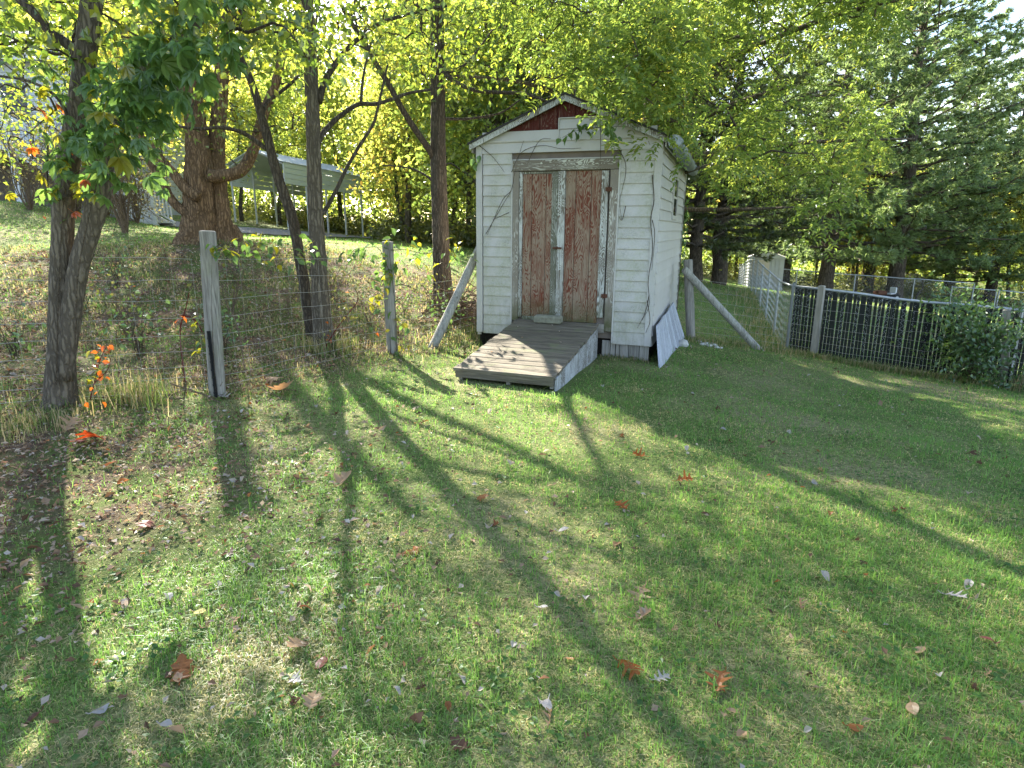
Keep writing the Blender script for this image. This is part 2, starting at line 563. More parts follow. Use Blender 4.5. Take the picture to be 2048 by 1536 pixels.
# red barn plywood, paint worn through to the grain
def peel(name, paint, bare, amount, axis='z', moss=True):
    t = NT(name)
    off = t.math('MULTIPLY', t.rand_obj(), 9.3)
    cb = t.n("CombineXYZ"); t.set(cb.inputs[0], off); t.set(cb.inputs[2], off)
    va = t.n("VectorMath", operation='ADD'); t.set(va.inputs[0], t.obj()); t.set(va.inputs[1], cb.outputs[0])
    p = va.outputs[0]
    st = (1, 1, .22) if axis == 'z' else (.22, 1, 1)
    hill = t.noise(t.map(p, st), 6.5, 2.5, .5, .6)
    rings = t.math('PINGPONG', t.math('MULTIPLY', hill, 58.0), 1.0)
    fine = t.noise(t.map(p, (1, 1, .03) if axis == 'z' else (.03, 1, 1)), 90, 4, .7)
    patch = t.noise(p, 2.3, 5, .6)
    m = t.math('ADD', t.math('ADD', t.math('MULTIPLY', rings, .30), t.math('MULTIPLY', t.math('ADD', t.math('MULTIPLY', patch, .75), .15), 1.0)), t.math('MULTIPLY', fine, .75))
    mask = t.ramp(t.math('ADD', m, .5 - amount), [(.46, 0.0), (.54, 1.0)])
    pc = t.mix(t.noise(p, 7, 4), tuple(x * .75 for x in paint), tuple(x * 1.2 for x in paint))
    bc = t.mix(fine, tuple(x * .55 for x in bare), bare)
    c = t.mix(mask, pc, bc)
    if moss:
        z = t.sep(t.obj())[2]
        w = t.math('MULTIPLY', t.ramp(z, [(.42, 1.0), (.75, 0.0)]), t.ramp(t.noise(t.obj(), 9, 5, .65), [(.25, .2), (.6, 1.0)]))
        c = t.mix(t.math('MULTIPLY', w, .85), c, (.075, .08, .03))
    h = t.math('SUBTRACT', t.math('MULTIPLY', fine, .5), t.math('MULTIPLY', mask, .5))
    return t.principled(c, .85, t.bump(h, .5, .003), spec=.15)
M_RED = peel("red_paint_worn", (.165, .052, .032), (.35, .26, .19), 1.02)
M_REDDARK = peel("red_paint_gable", (.085, .022, .018), (.22, .14, .11), 1.17, moss=False)
M_STILE = peel("white_paint_peeling", (.52, .52, .49), (.22, .19, .155), 1.06)
M_STILE_GREY = peel("grey_stile", (.42, .42, .38), (.19, .185, .14), .95)
M_FRAME = peel("door_frame_bare", (.52, .50, .45), (.30, .26, .215), .93)
M_HEADER = peel("door_header", (.55, .54, .47), (.235, .20, .16), .93, 'x', False)
M_RAMPSIDE = peel("ramp_side_paint", (.44, .45, .46), (.22, .205, .185), 1.06, moss=False)

# ------------------------------------------------------------------ ground
SHED_W, SHED_D = 2.44, 3.6
SHED_YAW = 19.3
SHED_O = np.array([-.484, 8.94, 0.0])
cu, su = math.cos(R(SHED_YAW)), math.sin(R(SHED_YAW))
def to_shed(x, y):
    dx, dy = x - SHED_O[0], y - SHED_O[1]
    return dx * cu - dy * su, dx * su + dy * cu
def from_shed(u, v, z=0.0):
    return np.array([SHED_O[0] + u * cu + v * su, SHED_O[1] - u * su + v * cu, z])

# the wooded bank: the side of the old fence line that nobody mows
FENCE = np.array([(-9, 2.4), (-5.4, 4.1), (-2.75, 5.5), (-1.58, 8.1), (-.5, 8.8), (.1, 12.5), (-1.5, 13.5)])
def litter(x, y):
    """0 on lawn, 1 in the leaf-strewn bank under the trees"""
    fx = np.interp(y, [0, 2.4, 4.1, 5.5, 8.1, 8.9, 12, 40], [-14, -9, -5.6, -2.3, -1.4, -.7, -.7, -.7])
    a = np.clip((fx - x) / .9 + .5, 0, 1)
    nz = .5 + .5 * np.sin(x * 1.3 + 2 * np.sin(y * .7)) * np.sin(y * 1.1 + 1.5 * np.sin(x * .9))
    far = np.clip((y - 11.6 - .20 * (x + 6)) / 2.0, 0, 1)
    near = np.exp(-(((x + 3.3) / 2.0) ** 2 + ((y - 3.7) / 1.5) ** 2)) * .95
    return np.clip(np.maximum(a * (1 - far * .93) * (.55 + .6 * nz), near), 0, 1)

gx = np.unique(np.concatenate([np.linspace(-420, -40, 20), np.linspace(-40, -9, 45), np.linspace(-9, 9, 145), np.linspace(9, 45, 50), np.linspace(45, 420, 20)]))
gy = np.unique(np.concatenate([np.linspace(-120, -4, 14), np.linspace(-4, 13, 137), np.linspace(13, 64, 70), np.linspace(64, 700, 24)]))
GX, GY = np.meshgrid(gx, gy)
GZ = ground_z(GX, GY)
nx, ny = len(gx), len(gy)
ii = (np.arange(ny - 1)[:, None] * nx + np.arange(nx - 1)[None]).ravel()
gg = Geo().add(np.stack([GX, GY, GZ], -1).reshape(-1, 3), Q=np.stack([ii, ii + 1, ii + nx + 1, ii + nx], -1))

t = NT("lawn_ground")
p = t.pos()
lit = t.attr("litter")
n_big = t.noise(p, .55, 4, .6)
n_mid = t.noise(p, 2.6, 5, .6)
n_fine = t.noise(p, 30, 5, .7)
n_vf = t.noise(p, 110, 3, .7)
lawn = t.mix(t.ramp(n_mid, [(.35, 0.0), (.68, 1.0)]), (.10, .165, .038), (.16, .225, .06))
lawn = t.mix(t.ramp(t.math('ADD', t.math('MULTIPLY', n_big, .6), t.math('MULTIPLY', n_fine, .4)), [(.47, 0.0), (.6, .85)]), lawn, (.32, .275, .155))
lawn = t.mix(t.ramp(t.math('ADD', t.math('MULTIPLY', n_vf, .6), t.math('MULTIPLY', n_fine, .4)), [(.40, .8), (.52, 0.0)]), lawn, (.055, .05, .025))
lawn = t.mix(t.ramp(n_vf, [(.56, 0.0), (.66, .6)]), lawn, (.36, .33, .17))
dirt = t.mix(t.ramp(n_fine, [(.38, 0.0), (.62, 1.0)]), (.05, .034, .023), (.185, .125, .085))
dirt = t.mix(t.ramp(n_vf, [(.54, 0.0), (.68, .8)]), dirt, (.40, .31, .24))
dirt = t.mix(t.ramp(n_mid, [(.42, 0.0), (.58, .85)]), dirt, (.10, .14, .035))
lf = t.math('ADD', lit, t.math('MULTIPLY', t.math('SUBTRACT', n_mid, .5), .9))
gcol = t.mix(t.ramp(lf, [(.28, 0.0), (.62, 1.0)]), lawn, dirt)
M_GROUND = t.principled(gcol, .95, t.bump(t.math('ADD', n_fine, t.math('MULTIPLY', n_vf, .6)), .9, .03), spec=.1)
ground = build(gg, "ground", M_GROUND, smooth=True, kind='structure')
at_l = ground.data.attributes.new("litter", 'FLOAT', 'POINT')
at_l.data.foreach_set('value', litter(GX, GY).ravel().astype(np.float32))

# gravel driveway ribbon to the carport
t = NT("gravel")
pp = t.pos()
gv = t.voro(pp, 28)
gcol = t.mix(t.noise(pp, 9, 4, .7), (.26, .25, .25), (.52, .51, .52))
gcol = t.mix(t.ramp(gv, [(.0, 0.0), (.5, .6)]), gcol, (.12, .115, .11))
M_GRAVEL = t.principled(gcol, .95, t.bump(gv, .8, .02), spec=.1)
dr = Geo()
ctr = np.array([(-26, 21.5), (-19, 22.2), (-14.6, 23.6), (-11.6, 25.6), (-9.6, 27.6), (-8.2, 30.2), (-7.4, 33)])
cc, _ = catmull(ctr, np.ones(len(ctr)), 8)
tg = unit(np.gradient(cc, axis=0)); nr = np.stack([-tg[:, 1], tg[:, 0]], -1)
W9 = np.linspace(-1.6, 1.6, 9)
xy = cc[:, None] + nr[:, None] * W9[None, :, None]
zz = ground_z(xy[..., 0], xy[..., 1]) + .035
m9, k9 = xy.shape[:2]
ii = (np.arange(m9 - 1)[:, None] * k9 + np.arange(k9 - 1)[None]).ravel()
dr.add(np.concatenate([xy, zz[..., None]], -1).reshape(-1, 3), Q=np.stack([ii, ii + k9, ii + k9 + 1, ii + 1], -1))
build(dr, "gravel_driveway", M_GRAVEL, kind='structure', smooth=True)

# ------------------------------------------------------------------ shed
shed = thing("wooden_shed", "weathered white vinyl-clad garden shed with peeling red double doors and a half-stripped red gable", "shed",
             tuple(SHED_O), (0, R(.5), R(-SHED_YAW)))
ZB, ZE, ZP = .18, 2.74, 3.25          # bottom of siding, eave, ridge
W, D = SHED_W, SHED_D
MID = W / 2
core = Geo()
core.prism([(.03, ZB + .02), (W - .03, ZB + .02), (W - .03, ZE - .02), (MID, ZP - .05), (.03, ZE - .02)], .03, D - .03)
build(core, "wall", M_HBASE, shed)
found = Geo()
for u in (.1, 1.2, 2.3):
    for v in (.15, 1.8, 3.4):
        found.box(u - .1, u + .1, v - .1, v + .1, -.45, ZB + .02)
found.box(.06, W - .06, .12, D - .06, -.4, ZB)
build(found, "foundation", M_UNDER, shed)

rng = np.random.default_rng(5)
def lap(u0, u1, z0, z1, y_top=-.010, y_bot=-.028):
    """one lap-siding strip on the front: thin at the top, proud at the bottom"""
    g = Geo()
    j = rng.normal(0, .0015)
    V = [(u0, y_bot + j, z0), (u1, y_bot - j, z0), (u1, .0296, z0), (u0, .0296, z0),
         (u0, y_top, z1), (u1, y_top, z1), (u1, .0296, z1), (u0, .0296, z1)]
    g.add(V, Q=[(3,2,1,0),(4,5,6,7),(0,1,5,4),(1,2,6,5),(2,3,7,6),(3,0,4,7)])
    g.box(u0, u1, y_bot + .001, y_bot + .014, z0 - .005, z0 + .004)
    return g
H = .1345
def roof_z(u):
    return ZE + (ZP - ZE) * (1 - abs(u - MID) / MID)
DU0, DU1 = .515, 1.925                   # door frame, outside
z = ZB
row = 0
while z < 3.2:
    z1 = min(z + H - .003, 3.3)
    if z < 2.50:
        build(lap(.085, DU0 - .022 if z > .33 else DU0 + .03 * (z < .3), z, z1), "siding_board", M_VINYL, shed)
        build(lap(DU1 + .022, W - .075, z - .035 if row == 0 else z, z1), "siding_board", M_VINYL, shed)
    elif z < ZE + .0:
        build(lap(.075, W - .075, z, z1), "siding_board", M_VINYL_CLEAN, shed)
    else:
        # the cladding that survives on one half of the gable
        zt = min(z1, 2.99)
        if zt - z > .03:
            ur = MID + MID * (1 - (zt - ZE) / (ZP - ZE)) - .05
            ur0 = MID + MID * (1 - (z - ZE) / (ZP - ZE)) - .05
            u0 = 1.14
            g = Geo()
            V = [(u0, -.028, z), (max(ur0, u0 + .05), -.028, z), (max(ur0, u0 + .05), .0296, z), (u0, .0296, z),
                 (u0, -.010, zt), (max(ur, u0 + .05), -.010, zt), (max(ur, u0 + .05), .0296, zt), (u0, .0296, zt)]
            g.add(V, Q=[(3,2,1,0),(4,5,6,7),(0,1,5,4),(1,2,6,5),(2,3,7,6),(3,0,4,7)])
            build(g, "siding_board", M_VINYL_CLEAN, shed)
    z += H
    row += 1
GB = z  # (unused height marker)
# red gable boards with open joints between them
for k in range(9):
    u0, u1 = .16 + k * .236, .16 + (k + 1) * .236 - .007
    zb = ZE + .015 if u1 < 1.15 else (ZE + .015 if u0 < 1.14 else 2.99)
    za, zc = roof_z(u0) - .045, roof_z(u1) - .045
    poly = [(u0, zb), (u1, zb), (u1, max(zc, zb + .01)), (u0, max(za, zb + .01))]
    if u0 < MID < u1:
        poly = [(u0, zb), (u1, zb), (u1, zc), (MID, ZP - .05), (u0, za)]
    if max(za, zc) - zb > .02:
        build(Geo().prism(poly, -.004, .0294), "gable_board", M_REDDARK, shed)
# corner trims and channels
build(Geo().box(-.012, .074, -.036, .03, ZB + .005, ZE - .01, bev=.004), "corner_trim", M_VINYL_TRIM, shed)
build(Geo().box(W - .074, W + .014, -.036, .03, ZB - .045, ZE - .01, bev=.004), "corner_trim", M_VINYL_TRIM, shed)
build(Geo().box(DU0 - .021, DU0 - .002, -.034, .029, .34, 2.5, bev=.003), "channel_trim", M_VINYL_TRIM, shed)
build(Geo().box(DU1 + .002, DU1 + .021, -.034, .029, ZB - .03, 2.5, bev=.003), "channel_trim", M_VINYL_TRIM, shed)
build(Geo().box(DU0 - .021, DU1 + .021, -.034, .029, 2.502, 2.516, bev=.003), "channel_trim", M_VINYL_TRIM, shed)
build(Geo().box(.1, 1.138, -.032, -.006, ZE + .0005, ZE + .013), "channel_trim", M_VINYL_TRIM, shed)
build(Geo().box(1.124, 1.1385, -.033, -.006, ZE + .014, 3.0), "channel_trim", M_VINYL_TRIM, shed)
build(Geo().box(1.14, 1.80, -.033, -.006, 2.992, 3.004), "channel_trim", M_VINYL_TRIM, shed)
# side wall: lap siding boards, in the plane u = W
z = ZB - .04
while z < ZE - .1:
    z1 = z + H - .003
    g = Geo()
    V = [(W + .028, .01, z), (W + .028, D - .01, z), (W - .029, D - .01, z), (W - .029, .01, z),
         (W + .010, .01, z1), (W + .010, D - .01, z1), (W - .029, D - .01, z1), (W - .029, .01, z1)]
    g.add(V, Q=[(3,2,1,0),(4,5,6,7),(0,1,5,4),(1,2,6,5),(2,3,7,6),(3,0,4,7)])
    g.box(W + .014, W + .0275, .01, D - .01, z - .005, z + .004)
    build(g, "siding_board", M_VINYL_CLEAN, shed)
    g = Geo()
    V = [(-.028, .03, z), (-.028, D - .01, z), (.029, D - .01, z), (.029, .03, z),
         (-.010, .03, z1), (-.010, D - .01, z1), (.029, D - .01, z1), (.029, .03, z1)]
    g.add(V, Q=[(0,1,2,3),(7,6,5,4),(4,5,1,0),(5,6,2,1),(6,7,3,2),(7,4,0,3)])
    build(g, "siding_board", M_VINYL_CLEAN, shed)
    z += H
build(Geo().box(W - .03, W + .034, D - .075, D + .01, ZB - .045, ZE - .01, bev=.004), "corner_trim", M_VINYL_TRIM, shed)
# side window
win = build(Geo().box(W + .0, W + .040, 1.50, 1.56, 1.78, 2.42, bev=.004).box(W, W + .040, 2.10, 2.16, 1.78, 2.42, bev=.004)
            .box(W, W + .039, 1.561, 2.099, 2.36, 2.42, bev=.004).box(W, W + .042, 1.561, 2.099, 1.78, 1.84, bev=.004), "window", M_VINYL_TRIM, shed)
build(Geo().box(W + .0, W + .030, 1.558, 2.102, 1.838, 2.362), "pane", M_DARKGLASS, win)
build(Geo().box(W + .0, W + .036, 1.562, 2.098, 2.085, 2.115), "sash_bar", M_VINYL_TRIM, win)
# doors -------------------------------------------------------------
DB, DT = .40, 2.36
def door(spec, hinge_mat, label):
    root = bpy.data.objects.new("door", None); COL.objects.link(root); root.parent = shed
    root['label'] = label
    for nm, a, b, y0, mat, zb, zt in spec:
        build(Geo().box(a, b, y0, .0292, zb, zt, bev=.004), nm, mat, root)
    return root
dl = door([("stile", .605, .648, -.020, M_STILE, DB + .03, DT), ("plank", .652, .775, -.002, M_RED, DB, DT - .03), ("plank", .781, .969, -.002, M_RED, DB, DT - .03),
           ("plank", .975, 1.052, -.002, M_RED, DB, DT - .03), ("stile", 1.055, 1.138, -.012, M_STILE_GREY, DB, DT), ("rail", .652, 1.052, -.005, M_STILE_GREY, DT - .028, DT),
           ("rail", .66, .96, -.014, M_STILE_GREY, DB, DB + .05)], None, "door leaf with widest bare worn patches and grey inner stile")
dr2 = door([("stile", 1.144, 1.236, -.030, M_STILE, DB + .06, DT), ("plank", 1.24, 1.370, -.002, M_RED, DB, DT), ("plank", 1.376, 1.575, -.002, M_RED, DB, DT),
            ("plank", 1.581, 1.709, -.002, M_RED, DB, DT), ("stile", 1.712, 1.80, -.022, M_STILE, DB + .08, DT - .005)], None, "door leaf with white peeling stiles")
lt = Geo().box(1.09, 1.21, -.046, -.031, 1.37, 1.395, bev=.003)
lt.tube([(1.15, -.05, 1.36), (1.15, -.075, 1.375), (1.15, -.05, 1.40)], .007, 6)
build(lt, "hasp", M_RUST, dr2)
for hz in (.75, 2.1):
    build(Geo().box(1.77, 1.85, -.044, -.030, hz, hz + .05, bev=.003).tube([(1.806, -.046, hz - .005), (1.806, -.046, hz + .055)], .008, 6), "hinge", M_RUST, dr2)
frame = bpy.data.objects.new("door_frame", None); COL.objects.link(frame); frame.parent = shed
build(Geo().box(DU0, .600, -.030, .029, DB - .02, 2.365, bev=.005), "jamb", M_FRAME, frame)
build(Geo().box(1.826, DU1, -.034, .029, DB - .1, 2.365, bev=.005), "jamb", M_FRAME, frame)
build(Geo().box(DU0, DU1, -.042, .029, 2.368, 2.50, bev=.005), "header", M_HEADER, frame)
build(Geo().box(DU0 + .04, 1.825, -.03, .0285, DB - .12, DB - .004), "sill", M_GREYW_X, frame)
# roof -------------------------------------------------------------
sl = math.atan2(ZP - ZE, MID)
def slope_pt(s, off):                     # along the slope from the ridge, off above it
    return s * math.cos(sl), ZP - s * math.sin(sl) + off
OV = .10
L_s = MID / math.cos(sl) + .11
roof = Geo()
for sg in (-1, 1):
    a = slope_pt(0, .035); b = slope_pt(L_s, .035); c = slope_pt(L_s, .012); d = slope_pt(0, .012)
    roof.prism([(MID + sg * q[0], q[1]) for q in (a, b, c, d)], -OV - .02, D + .12)
build(roof, "roof", M_ROOF, shed)
for sg in (-1, 1):
    a = slope_pt(0, .010); b = slope_pt(L_s - .02, .010); c = slope_pt(L_s - .02, -.062); d = slope_pt(0, -.062)
    build(Geo().prism([(MID + sg * (q[0] + (.001 if i in (0, 3) else 0)), q[1]) for i, q in enumerate((a, b, c, d))], -OV, -OV + .022), "bargeboard", M_STILE, shed)
    a = slope_pt(.03, .009); b = slope_pt(L_s - .03, .009); c = slope_pt(L_s - .03, -.008); d = slope_pt(.03, -.008)
    build(Geo().prism([(MID + sg * q[0], q[1]) for q in (a, b, c, d)], -OV + .023, D + .08), "soffit", M_GREYW_X, shed)
# crumpled zinc flap hanging along the eave
gt = Geo()
gp = [(W + .155, v, ZE - .075 + .012 * math.sin(v * 7) - .012 * v) for v in np.linspace(-.13, 3.5, 16)]
gt.tube(gp, [.078 + .008 * math.sin(i * 1.9) for i in range(16)], 14, ridge=.06, seed=4)
build(gt, "gutter", M_GUTTER, shed, smooth=False)
build(Geo().box(W + .04, W + .062, -.07, D + .05, ZE - .13, ZE - .02), "fascia", M_VINYL_TRIM, shed)
build(Geo().box(-.062, -.04, -.07, D + .05, ZE - .13, ZE - .02), "fascia", M_GREYW_X, shed)
# skirting boards under the cladding, beside the ramp
u = 1.80
while u < W - .12:
    w_ = rng.uniform(.11, .15)
    build(Geo().box(u, u + w_ - .008, .02, .04, -.28, ZB - .01 + rng.uniform(-.01, .01), bev=.003), "skirting_board", M_GREYW, shed)
    u += w_
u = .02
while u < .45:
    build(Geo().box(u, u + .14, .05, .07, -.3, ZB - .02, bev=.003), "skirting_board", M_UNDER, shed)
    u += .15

# ramp -------------------------------------------------------------
ramp_len = 2.06
RA = math.atan2(.285, ramp_len)
ramp = thing("wooden_ramp", "weathered grey plank ramp with flaking white side boards leading up to the shed doors", "ramp",
             tuple(from_shed(.60, -.06, .405)), (R(0), R(.6), R(-SHED_YAW - 1.0)))
RW = 1.165
Mx = np.array(Matrix.Rotation(RA, 3, 'X'))
npl = 15
pw = ramp_len / npl
for k in range(npl):
    g = Geo()
    dx = rng.normal(0, .008)
    y1 = -k * pw
    tilt = rng.normal(0, .002)
    g.box(0 + dx, RW + dx, y1 - pw + .007, y1, -.036 + tilt, tilt, M=Mx, bev=.004)
    build(g, "plank", M_RAMP, ramp)
for x in (.03, .6, RW - .07):
    build(Geo().box(x, x + .04, -ramp_len + .05, -.02, -.16, -.04, M=Mx), "joist", M_GREYW_X, ramp)
build(Geo().box(.01, RW - .02, -ramp_len + .012, -ramp_len + .045, -.115, -.04, M=Mx, bev=.004), "front_board", M_RAMP, ramp)
y = -.02
while y > -ramp_len + .12:
    w_ = rng.uniform(.15, .23)
    top = y * math.tan(RA) - .045
    top2 = (y - w_) * math.tan(RA) - .045
    g = Geo()
    x0 = RW - .018
    V = [(x0, y - w_ + .008, -.52), (x0 + .018, y - w_ + .008, -.52), (x0 + .018, y, -.52), (x0, y, -.52),
         (x0, y - w_ + .008, top2), (x0 + .018, y - w_ + .008, top2), (x0 + .018, y, top), (x0, y, top)]
    g.add(V, Q=[(3,2,1,0),(4,5,6,7),(0,1,5,4),(1,2,6,5),(2,3,7,6),(3,0,4,7)])
    build(g, "side_board", M_RAMPSIDE, ramp)
    y -= w_

# block on the ramp, against the doors
blk = Geo().box(-.19, .19, -.055, .055, 0, .105, bev=.018)
bp = from_shed(1.10, -.19, .386)
bo = build(blk, "concrete_block", M_CONCRETE, loc=tuple(bp), label="mossy grey concrete block holding the shed doors shut at the top of the ramp", category="block")
bo.rotation_euler = (RA, 0, R(-SHED_YAW - 4))

# leaning board panel at the side of the shed
A0, A1 = np.array([1.86, 7.74, gz(1.86, 7.74) - .02]), np.array([2.86, 10.2, gz(2.86, 10.2) - .02])
B0, B1 = np.array([1.86, 8.02, .40]), np.array([2.62, 10.2, .47])
panel = thing("board_panel", "silvery panel of upright boards leaning against the low end of the shed's side wall", "board panel", tuple(A0))
nb = 11
for k in range(nb):
    f0, f1 = k / nb, (k + 1) / nb - .006
    a, b = A0 + (A1 - A0) * f0, A0 + (A1 - A0) * f1
    c, d = B0 + (B1 - B0) * f1, B0 + (B1 - B0) * f0
    jj = rng.normal(0, .007)
    up = unit(d - a); c = c + up * jj; d = d + up * jj
    nrm = unit(np.cross(b - a, d - a)) * .02
    V = np.array([a, b, c, d, a + nrm, b + nrm, c + nrm, d + nrm]) - A0
    build(Geo().add(V, Q=[(0,1,2,3),(7,6,5,4),(0,4,5,1),(1,5,6,2),(2,6,7,3),(3,7,4,0)]), "board", M_PANEL, panel)

# ------------------------------------------------------------------ old wooden fence posts and braces
def post(base, top, r, label, name="fence_post", mat=None, cat="fence post", group=None, square=False, taper=.95):
    base = np.asarray(base, float); top = np.asarray(top, float)
    g = Geo()
    d = unit(top - base)
    b0 = base - d * .25
    n = 12
    pts = [b0 + (top - b0) * i / n for i in range(n + 1)]
    pts.append(top + d * r * .12)
    rad = [r * (1 - (1 - taper) * i / n) for i in range(n + 1)] + [r * taper * .72]
    g.tube(pts, rad, 4 if square else 14, ridge=.0 if square else .035, seed=int(abs(base[0]) * 100))
    o = build(g, name, mat or M_POST, origin=base, loc=tuple(base), label=label, category=cat)
    if group:
        o['group'] = group
    return o
P1b = np.array([-2.68, 5.5, gz(-2.68, 5.5)])
p1 = post(P1b, at(415, 463, 5.5), .072, "thick grey fence post standing alone before the leafy bank, black steel strip at its foot", group="old wooden fence posts")
P2b = np.array([-1.58, 8.1, gz(-1.58, 8.1)])
p2 = post(P2b, at(775, 484, 8.1), .074, "grey fence post wrapped in green creeper near the foot of the hill", group="old wooden fence posts")
P3b = on_ground(960, 668)
post(P3b, at(962, 503, P3b[1] + .0), .058, "old grey corner post against the shed, propped by a slanting log", group="old wooden fence posts")
pl3 = at(984, 570, P3b[1] - .10)
build(Geo().box(-.045, .045, -.012, .012, -.48, .48, bev=.004), "loose_plank", M_GREYW, loc=tuple(pl3), label="narrow grey plank hanging on the corner post beside the shed siding", category="plank").rotation_euler = (0, R(-2), R(-20))
LB = on_ground(866, 696)
post(LB, at(972, 468, P3b[1] - .13), .066, "lichen-grey log leaning up against the corner post of the shed", name="brace_log", mat=M_LOG, cat="log", taper=.85)
P4b = on_ground(1386, 655)
P4b = np.array([at(1384, 650, 10.3)[0], 10.3, gz(at(1384, 650, 10.3)[0], 10.3)])
post(P4b, at(1376, 520, 10.3), .075, "grey post close behind the shed's window wall, held by a slanting pole", group="old wooden fence posts")
RB = on_ground(1518, 701)
post(RB, at(1368, 538, 10.2), .062, "long pale grey pole slanting from the post behind the shed to the grass", name="brace_pole", mat=M_LOG, cat="pole", taper=.9)
P5b = np.array([5.28, 10.75, gz(5.28, 10.75)])
post(P5b, at(1644, 572, 10.75), .07, "square grey fence post before the slatted fence, nearest the chain-link corner", mat=M_POST_PALE, square=True, group="old wooden fence posts")
P6b = np.array([7.72, 9.5, gz(7.72, 9.5)])
post(P6b, at(2013, 620, 9.5), .07, "square grey fence post rising behind the green bush at the slatted fence", mat=M_POST_PALE, square=True, group="old wooden fence posts")
def stake(base, h, label):
    g = Geo().box(-.016, .016, -.002, .002, -.2, h).box(-.002, .002, -.022, -.0021, -.2, h)
    for i in range(int(h / .07)):
        g.box(-.006, .006, -.029, -.0221, .04 + i * .07, .06 + i * .07)
    return build(g, "steel_stake", M_STAKE, loc=tuple(base), label=label, category="stake", group="black steel fence stakes")
stake(P1b + (.035, -.10, 0), .60, "black steel stake fixed to the thick post before the leafy bank")
stake(P5b + (.05, -.10, 0), .55, "black steel stake beside the square post nearest the chain-link corner")
stake(P6b + (-.06, -.10, 0), .60, "black steel stake beside the post behind the green bush")

# woven wire on the old posts
def wire_fence(name, label, pts, hs, stay=.16, r=.0019):
    root = thing(name, label, "wire fence", tuple(pts[0]), group="old woven wire fence runs")
    pts = [np.asarray(p_, float) for p_ in pts]
    L_ = [np.linalg.norm(pts[i + 1] - pts[i]) for i in range(len(pts) - 1)]
    dense = []
    for i in range(len(pts) - 1):
        n = max(2, int(L_[i] / .25))
        for k in range(n + (i == len(pts) - 2)):
            q = pts[i] + (pts[i + 1] - pts[i]) * k / n
            dense.append(np.array([q[0], q[1], .5 * q[2] + .5 * gz(q[0], q[1])]))
    dense = np.array(dense)
    rg = np.random.default_rng(len(dense))
    for h in hs:
        g = Geo()
        ps = dense + np.array([0, 0, h])
        ps[1:-1, 2] += rg.normal(0, .006, len(ps) - 2)
        ps[1:-1, :2] += rg.normal(0, .006, (len(ps) - 2, 2))
        g.tube(ps, r, 4)
        build(g, "wire", M_WIRE, root, origin=pts[0])
    g = Geo()
    seg = np.r_[0, np.cumsum(np.linalg.norm(np.diff(dense, axis=0), axis=1))]
    for d in np.arange(.05, seg[-1], stay):
        q = np.array([np.interp(d, seg, dense[:, k]) for k in range(3)])
        g.tube([q + (0, 0, hs[0]), q + (0, 0, hs[-1])], r * .5, 3, cap=False)
    build(g, "stay_wires", M_WIRE, root, origin=pts[0], kind='stuff')
    return root
HS = [.06, .16, .27, .40, .54, .69, .85, 1.02, 1.20]
FL = np.array([-5.6, 3.9, gz(-5.6, 3.9)])
def off(b, dx, dy):
    return np.array([b[0] + dx, b[1] + dy, gz(b[0] + dx, b[1] + dy)])
wire_fence("wire_fence", "sagging woven wire fence strung past the twin-trunk tree to the thick post", [FL, off(P1b, -.08, -.0)], HS)
wire_fence("wire_fence", "rusty woven wire fence between the thick post and the creeper-wrapped post", [off(P1b, .0, .08), off(P2b, -.08, 0)], HS)
wire_fence("wire_fence", "rusty woven wire fence from the creeper-wrapped post to the propped corner post", [off(P2b, .0, .08), off(P3b, -.07, 0)], HS[:7])
wire_fence("wire_fence", "thin woven wire fence stretched before the dark slatted fence", [off(P4b, .09, .02), off(P5b, 0, .075), off(P6b, 0, .08), np.array([9.8, 8.5, gz(9.8, 8.5)])], HS[:8])

# ------------------------------------------------------------------ chain-link fences
def chainlink(geo, a, b, h, pitch=.055, r=.0016, z0=.03, step=.05):
    a, b = np.asarray(a, float)[:2], np.asarray(b, float)[:2]
    L = np.linalg.norm(b - a); e = (b - a) / L
    n = int(L / pitch); m = int(h / step) + 1
    s = (np.arange(n) + .5) * pitch
    k = np.arange(m)
    S = s[:, None] + np.where(k % 2, .5, -.5)[None] * pitch * 1.02
    xy = a + e * S[..., None]
    base = ground_z(a[0] + e[0] * s, a[1] + e[1] * s)
    Zc = base[:, None] + z0 + k[None] * step + np.random.default_rng(n).uniform(-.4, .4, n)[:, None] * step
    Pts = np.concatenate([xy, Zc[..., None]], -1)
    nrm = np.array([-e[1], e[0], 0])
    Pts = Pts + nrm * np.where(k % 2, r, -r)[None, :, None]
    offs = np.stack([nrm * r, np.array([e[0], e[1], 0]) * r - nrm * r * .5, -np.array([e[0], e[1], 0]) * r - nrm * r * .5])
    V = (Pts[:, :, None] + offs[None, None]).reshape(-1, 3)
    i = (np.arange(n)[:, None, None] * m + np.arange(m - 1)[None, :, None]) * 3
    j = np.arange(3)[None, None]; j2 = (j + 1) % 3
    Q = np.stack([i + j, i + j2, i + 3 + j2, i + 3 + j], -1).reshape(-1, 4)
    geo.add(V, Q=Q)

def rail_pts(a, b, h, n=14):
    t = np.linspace(0, 1, n)
    x = a[0] + (b[0] - a[0]) * t; y = a[1] + (b[1] - a[1]) * t
    return np.stack([x, y, ground_z(x, y) + h], -1)

